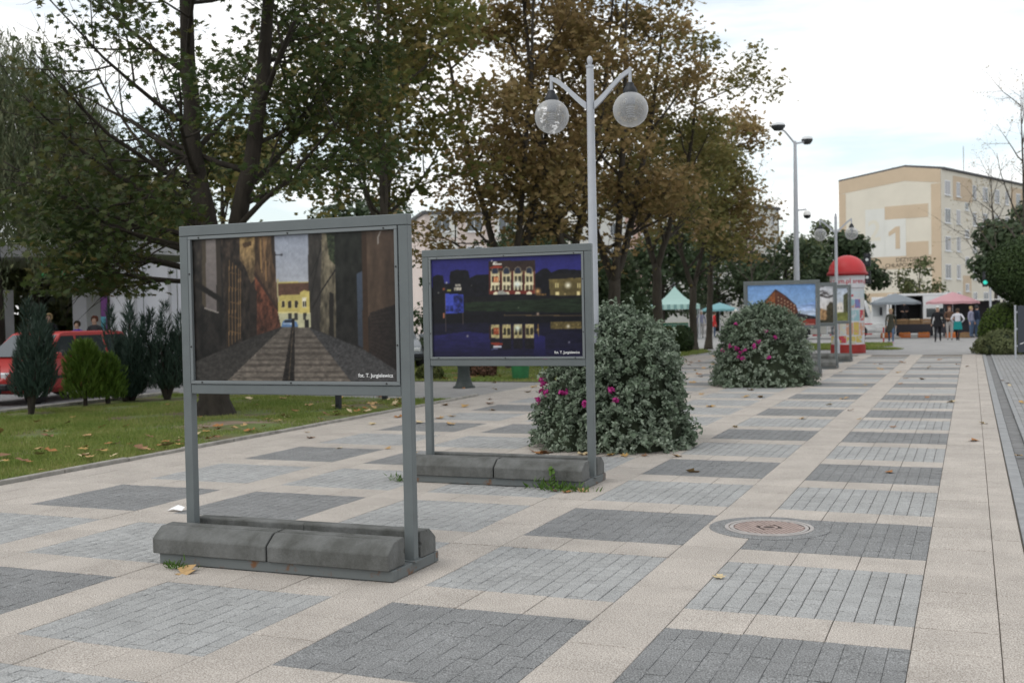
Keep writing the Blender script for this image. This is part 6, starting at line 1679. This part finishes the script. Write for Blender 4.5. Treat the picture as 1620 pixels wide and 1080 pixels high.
# big dark evergreen shrubs under the tree row
for a in (('dark feathery evergreen behind the thick maple trunks', (-13.2, 40.5, 0), 71, 3.6, 2.2, 5200, 'lf_bg', .2), ('tall dark evergreen left of the mint tent', (-14.5, 46.5, -.03), 72, 3.4, 2.0, 4200, 'lf_bg', .2), ('dark evergreen thicket behind the night photograph board', (-16.5, 36.5, 0), 73, 3.6, 2.6, 4600, 'lf_bg', .2)):
    bg_tree(a[0], a[1], a[2], a[3], a[4], a[5], a[6], a[7], .02, 'evergreen_shrub', 'evergreens under the tree row', .08)
M['lf_box'] = leafmat('box_leaf', [(.045, .065, .018), (.065, .085, .022), (.10, .10, .03)], .15); M['lf_topi'] = leafmat('clipped_leaf', [(.022, .042, .014), (.034, .060, .018), (.050, .078, .022)], .1); M['lf_hedge'] = leafmat('hedge_leaf', [(.040, .075, .012), (.060, .100, .016), (.085, .125, .024)], .15); M['lf_bed'] = leafmat('bed_leaf', [(.08, .10, .04), (.12, .14, .06), (.20, .20, .11)], .15)
def ball(label, name, loc, seed, rx, ry, rz_, zc, n, m, size, group=None, trunk=0, cat='shrub', lump=.06):
    root = thing(name, label, cat, loc, 0, group); rs = np.random.RandomState(seed)
    w = MB(); w.tube([(0, 0, -.05), (0, 0, max(.1, zc))], [trunk or .05, (trunk or .05)*.8], 8); w.build('trunk' if trunk else 'stem', M['bark'], root)
    d = rs.normal(size=(n, 3)); d /= np.linalg.norm(d, axis=1, keepdims=True); a = np.arctan2(d[:, 1], d[:, 0])
    q = (1 + lump*np.sin(4*a + seed)*np.cos(5*d[:, 2]) + lump*.6*np.sin(9*a + 6*d[:, 2])) * (1.0 - np.abs(rs.normal(size=n))*.07)
    C = d*q[:, None]*np.array([rx, ry, rz_]) + np.array([0, 0, zc]); k = C[:, 2] > .02; C = C[k]; d = d[k]
    me = leaf_mesh('crown', C, d + rs.normal(size=d.shape)*.5, size*rs.uniform(.6, 1.3, len(C)), LEAF6, m, rs); link(bpy.data.objects.new('crown', me), root)
    core = MB(); core.lathe([(math.cos(R(t))*.86, math.sin(R(t))*.86) for t in range(-80, 90, 16)] + [(0, .86)], n=18); core.v = [(x*rx, y*ry, max(.02, z*rz_ + zc)) for x, y, z in core.v]; core.build('inner_mass', M['mound'], root, smooth=True, fix=False)
ball('large round clipped tree beside the dark information sign', 'topiary_tree', (1.75, 39.6, 0), 81, 1.32, 1.32, 1.12, 2.70, 15000, M['lf_topi'], .085, None, .09, 'tree', .02)
ball('tall leafy green hedge bush next to the dark sign', 'hedge_bush', (1.15, 40.6, 0), 82, .95, .9, .95, .75, 9000, M['lf_hedge'], .07)
ball('pale low bedding shrub in front of the hedge bush', 'low_shrub', (.95, 39.3, 0), 83, .75, .6, .55, .25, 4200, M['lf_bed'], .08, None, 0, 'shrub', .12)
ball('straggly pale bedding shrub beside the gutter end', 'low_shrub', (.45, 39.9, 0), 84, .42, .4, .42, .15, 1800, M['lf_bed'], .08, None, 0, 'shrub', .15)
ball('brownish green clipped box shrub by the tree trunks', 'box_shrub', (-11.1, 42.8, -.01), 85, .48, .48, .55, .45, 4200, M['lf_box'], .06, 'box shrubs on the lawn'); ball('dark green clipped box shrub touching the brownish one', 'box_shrub', (-10.55, 43.1, -.01), 86, .50, .5, .58, .46, 4200, M['lf_topi'], .06, 'box shrubs on the lawn')
ball('reddish low shrub on the lawn seen below the night photograph', 'low_shrub', (-11.9, 26.6, 0), 87, .45, .45, .35, .2, 2200, mat('x', (.1, .05, .04)) if False else leafmat('red_leaf', [(.10, .05, .035), (.15, .08, .05)], .1), .07)
ball('small green shrub at the lawn edge between the two boards', 'low_shrub', (-12.7, 25.3, 0), 88, .35, .35, .28, .14, 1600, M['lf_box'], .06)
# nearly bare tree reaching in at the right, and a bare one before the painted block
def bare(label, loc, seed, h, rad, leafn, m='lf_brown', size=.10):
    r = random.Random(seed); st = [([(0, 0, 0), (.05, 0, h*.25), (-.1, .1, h*.55), (-.2, .1, h)], [rad, rad*.8, rad*.5, .012])]; lm = radial_limbs(r, 0, 14, .28, .96, h*.42, h*.2, rad*.4, 25, 65, seed*30)
    return make_tree('bare_tree', label, 'tree', loc, seed, st, lm, leafn, size, M[m], M['bark_grey'], LEAF6, (4, 4, 3), 3, (.1, .1, .1), zmin=1.0, group='nearly bare trees by the apartment block')
bare('nearly bare slender tree leaning in behind the round clipped tree', (2.7, 64.5, GZ), 91, 13.0, .15, 500); bare('bare twiggy tree against the long facade', (1.5, 82.0, GZ), 92, 11.0, .12, 350); bare('thin bare sapling right of the brown maples', (-11.9, 66.0, GZ), 93, 10.5, .07, 160)

# ------------------------------------------------------------------ small street things
ib = thing('information_sign', 'dark grey information panel between two steel posts by the hedge', 'sign', (1.2, 36.2, 0))
for x in (0, .82): q = MB(); q.tube([(x, 0, 0), (x, 0, 1.58)], .028, 10); q.build('post', M['lamp_grey'], ib)
q = MB(); q.box(.06, .76, -.02, .02, .18, 1.56); pn = q.build('panel', mat('sign_panel', (.045, .052, .065), .4), ib, bevel=.004)
for z, w in ((1.42, .25), (1.10, .18), (1.05, .18), (.80, .2), (.75, .18), (.66, .14)):
    q = MB(); q.box(.30, .30 + w*1.6, -.0235, -.021, z, z + .026); q.build('text_line', M['print_white'], pn)
q = MB(); q.prism([(.12, .42), (.50, .55), (.50, .57), (.12, .44)], 'y', -.0235, -.021); q.build('map_line', M['print_white'], pn)
for z in (.35, .85, 1.35): q = MB(); q.box(.026, .062, -.012, .012, z, z + .05); q.build('bracket', M['lamp_grey'], ib)
tl = thing('traffic_light', 'pedestrian signal showing green on a grey post behind the clipped tree', 'traffic light', (.70, 65.2, GZ))
q = MB(); q.tube([(.25, 0, 0), (.25, 0, 3.5)], .06, 8); q.build('pole', M['lamp_grey'], tl); q = MB(); q.box(-.14, .14, -.12, .12, 2.75, 3.55); bx_ = q.build('housing', M['black'], tl, bevel=.02); q = MB(); q.box(.10, .22, -.03, .03, 3.1, 3.16); q.build('bracket', M['black'], tl)
mg = bpy.data.materials.new('green_lamp'); mg.use_nodes = True; mg.node_tree.nodes['Principled BSDF'].inputs['Base Color'].default_value = (.02, .35, .28, 1); mg.node_tree.nodes['Principled BSDF'].inputs['Emission Color'].default_value = (.03, .6, .45, 1); mg.node_tree.nodes['Principled BSDF'].inputs['Emission Strength'].default_value = .8
for z, m in ((3.30, M['crate_b']), (2.98, mg)): q = MB(); q.lathe([(0, .02), (.10, .012), (.11, 0)], n=14); o = q.build('lens', m, bx_); o.location = (0, -.122, z); o.rotation_euler = (R(90), 0, 0)
t2 = thing('traffic_light', 'dark traffic signal sticking out behind the advertising column dome', 'traffic light', (-6.0, 56.4, GZ))
q = MB(); q.tube([(1.15, 0, 0), (1.15, 0, 4.1)], .06, 8); q.build('pole', M['lamp_head'], t2)
for zz in (2.9, 3.75):
    q = MB(); q.box(1.22, 1.52, -.15, .15, zz, zz + .62); h_ = q.build('housing', M['black'], t2, bevel=.02); q = MB(); q.box(1.15, 1.225, -.03, .03, zz + .3, zz + .36); q.build('bracket', M['black'], t2)
    for k in range(3): q = MB(); q.lathe([(0, .02), (.07, .012), (.075, 0)], n=12); o = q.build('lens', M['lamp_lens'] if k == 1 else M['crate_b'], h_); o.location = (1.37, -.152, zz + .12 + .19*k); o.rotation_euler = (R(90), 0, 0)
# iron lamp base on the side path; only its lower part shows below the night photograph
bo = thing('iron_lamp_post', 'dark cast iron lamp post with a bell shaped foot on the side path', 'lamp post', (-10.5, 22.6, -.014))
q = MB(); q.lathe([(.25, 0), (.25, .03), (.20, .06), (.165, .16), (.14, .28), (.135, .45), (.15, .50), (.12, .54), (.10, .62), (.085, .8)], n=22); q.build('foot', M['black_metal'], bo, smooth=True)
q = MB(); q.lathe([(.085, .8), (.06, .86), (.05, 1.5), (.06, 1.52), (.045, 1.56), (.04, 1.9)], n=16); q.build('shaft', M['black_metal'], bo, smooth=True)
q = MB(); q.lathe([(.03, 1.9), (.09, 1.92), (.12, 2.08), (.07, 2.14), (0, 2.18)], n=16); q.build('lantern', M['black_metal'], bo, smooth=True)
bn_ = thing('litter_bin', 'green tapered litter bin on the lawn edge seen below the night photograph', 'bin', (-10.35, 25.6, 0))
q = MB(); q.lathe([(0, .02), (.20, .02), (.27, .78), (.25, .78), (.19, .05)], n=20); q.build('bucket', mat('bin_green', (.025, .14, .05), .6, var=.2, scale=6), bn_); q = MB(); q.lathe([(.285, .76), (.285, .82), (.24, .82)], n=20); q.build('rim', M['black_metal'], bn_); q = MB(); q.tube([(.0, .27, 0), (0, .27, 1.05)], .025, 8); q.build('post', M['black_metal'], bn_)
for lb, x, y in (('short black post on the lawn by the trodden patch', -10.47, 17.2), ('short black post on the lawn beside the side path', -10.55, 19.05)):
    o = thing('lawn_post', lb, 'post', (x, y, 0), 0, 'short black lawn posts'); q = MB(); q.box(-.045, .045, -.045, .045, -.05, .62); q.build('shaft', M['black'], o, bevel=.008); q = MB(); q.lathe([(.055, .622), (.055, .65), (.02, .69), (0, .70)], n=12); q.build('cap', M['black'], o)

# ------------------------------------------------------------------ fallen leaves, litter, weeds
rs = np.random.RandomState(12); leaf_var = []
for k in range(6):
    V0, F0 = STAR if k % 2 == 0 else LOBED
    V = V0.copy()*np.array([1, 1, 1.0]); cup = rs.uniform(.15, .5); V[:, 2] = cup*(V[:, 0]**2)*1.3 + rs.uniform(-.2, .5)*np.clip(V[:, 1], 0, 1)**2 + .03*rs.normal(size=len(V)); V[:, 2] -= V[:, 2].min()
    leaf_var.append(fast_mesh('fallen_leaf', V*.11, F0, M['leaf_dead']))
def leaf_mats():
    out = []
    for c in ((.30, .14, .05), (.40, .26, .12), (.50, .40, .24), (.20, .11, .06), (.40, .25, .09)): out.append(mat('dry_leaf', c, .8, var=.25, scale=30, coord='obj'))
    return out
LMs = leaf_mats(); leaf_pool = []
for me in leaf_var:
    for m in LMs:
        c = me.copy(); c.materials.clear(); c.materials.append(m); leaf_pool.append(c)
def fallen(x, y, z, label, group, s=1.0, mi=None):
    mi = rs.randint(5) if mi is None else mi; label = ('reddish brown', 'light brown', 'pale tan', 'dark brown', 'golden brown')[mi] + ' ' + label; group = group
    o = bpy.data.objects.new('fallen_leaf', leaf_pool[rs.randint(6)*5 + mi]); link(o); o.location = (x, y, z); q = s*rs.uniform(.75, 1.35)
    o.scale = (q, q, q); o.rotation_euler = (rs.normal()*.15, rs.normal()*.15, rs.uniform(0, 6.28)); tag(o, label, 'leaf', group)
Lp = 'dry maple leaf lying on the promenade paving'; Gp = 'fallen leaves on the promenade'
for (x, y, mi) in ((-1.43, 6.72, 2), (.02, 14.4, 0), (-.75, 11.5, 0), (-3.55, 9.55, 3), (-4.72, 5.83, 1), (-3.42, 9.5, 0), (-3.3, 9.6, 1)): fallen(x, y, .004, Lp, Gp, 1.15, mi)
for k in range(150):
    y = 10 + 28*rs.uniform() ** .9; x = rs.uniform(-8.9, .2) if rs.uniform() < .45 else -8.9 + abs(rs.normal())*2.6
    if x > .25: continue
    if -5.2 < x < -3.1 and (9.6 < y < 14.2 or 22.8 < y < 35): continue
    fallen(x, y, .004, Lp, Gp, 1.3)
Ll = 'dry leaf lying in the grass of the near lawn'; Gl = 'fallen leaves on the near lawn'
for k in range(135):
    y = rs.uniform(7.5, 19.3); x = -9.25 - abs(rs.normal())*1.0 if rs.uniform() < .55 else rs.uniform(-15.8, -9.3); fallen(x, y, .045, Ll, Gl, 1.25)
for k in range(36): fallen(rs.uniform(-15, -9.3), rs.uniform(24.6, 27.5) if k % 3 else rs.uniform(19.7, 24.4), .035 if k % 3 else -.008, 'dry leaf on the side path or the lawn edge beyond it', 'fallen leaves beyond the near lawn', 1.2)
for k in range(9): fallen(rs.uniform(.35, 1.6), rs.uniform(11, 34), .008, 'dry leaf lying by the gutter or on the grey pavers', 'fallen leaves by the gutter')
for k in range(12): fallen(-4.0 + rs.normal()*.55, 12.05 + rs.uniform(-.05, .12), .006, 'dry leaf caught at the foot of the silver leaved mound', 'fallen leaves at the mound', 1.1)
pp = MB(); pp.v = [(-.07, -.025, .0), (.0, -.035, .02), (.08, -.02, .005), (.075, .03, .03), (.0, .035, .045), (-.07, .03, .015)]; pp.f = [[0, 1, 4, 5], [1, 2, 3, 4]]; pp.m = [0, 0]
o = pp.build('paper_scrap', M['print_white'], fix=False); o.location = (-6.32, 7.69, .004); tag(o, 'crumpled white paper scrap on the paving', 'litter')
M['weed'] = leafmat('weed_leaf', [(.06, .12, .02), (.09, .17, .03)], .2)
def weed(label, x, y, n, rad, h, tall=False):
    root = thing('weed_tuft', label, 'weed', (x, y, 0), 0, 'weeds growing at the board bases'); C = np.stack([rs.normal(size=n)*rad, rs.normal(size=n)*rad*.5, np.abs(rs.normal(size=n))*h*.3], 1); A = np.stack([rs.normal(size=n)*.8, rs.normal(size=n)*.8, np.ones(n)*.9], 1)
    link(bpy.data.objects.new('foliage', leaf_mesh('foliage', C, rs.normal(size=(n, 3)), h*rs.uniform(.4, 1, n), SPRAY, M['weed'], rs, A)), root)
    q = MB(); q.tube([(0, 0, -.01), (.01, .0, h*.6), (.03, 0, h*(2.0 if tall else 1.0))], [.006, .004, .003], 5); q.build('stem', M['weed'], root)
    if tall:
        C = np.stack([rs.normal(size=14)*.02 + .02, rs.normal(size=14)*.02, rs.uniform(.6, 2.1, 14)*h], 1); link(bpy.data.objects.new('upper_leaves', leaf_mesh('upper_leaves', C, rs.normal(size=(14, 3)), .05*rs.uniform(.7, 1.3, 14), LEAF6, M['weed'], rs)), root)
weed('low weed at the foot of the alley photograph board', -4.86, 5.90, 60, .06, .06); weed('tall flowering weed at the night photograph board base', -3.62, 9.62, 70, .10, .10, True); weed('spreading weed at the near corner of the night photograph board', -3.38, 9.58, 90, .09, .08); weed('small bright weed at the far end of the night photograph base', -5.25, 9.72, 60, .06, .07)
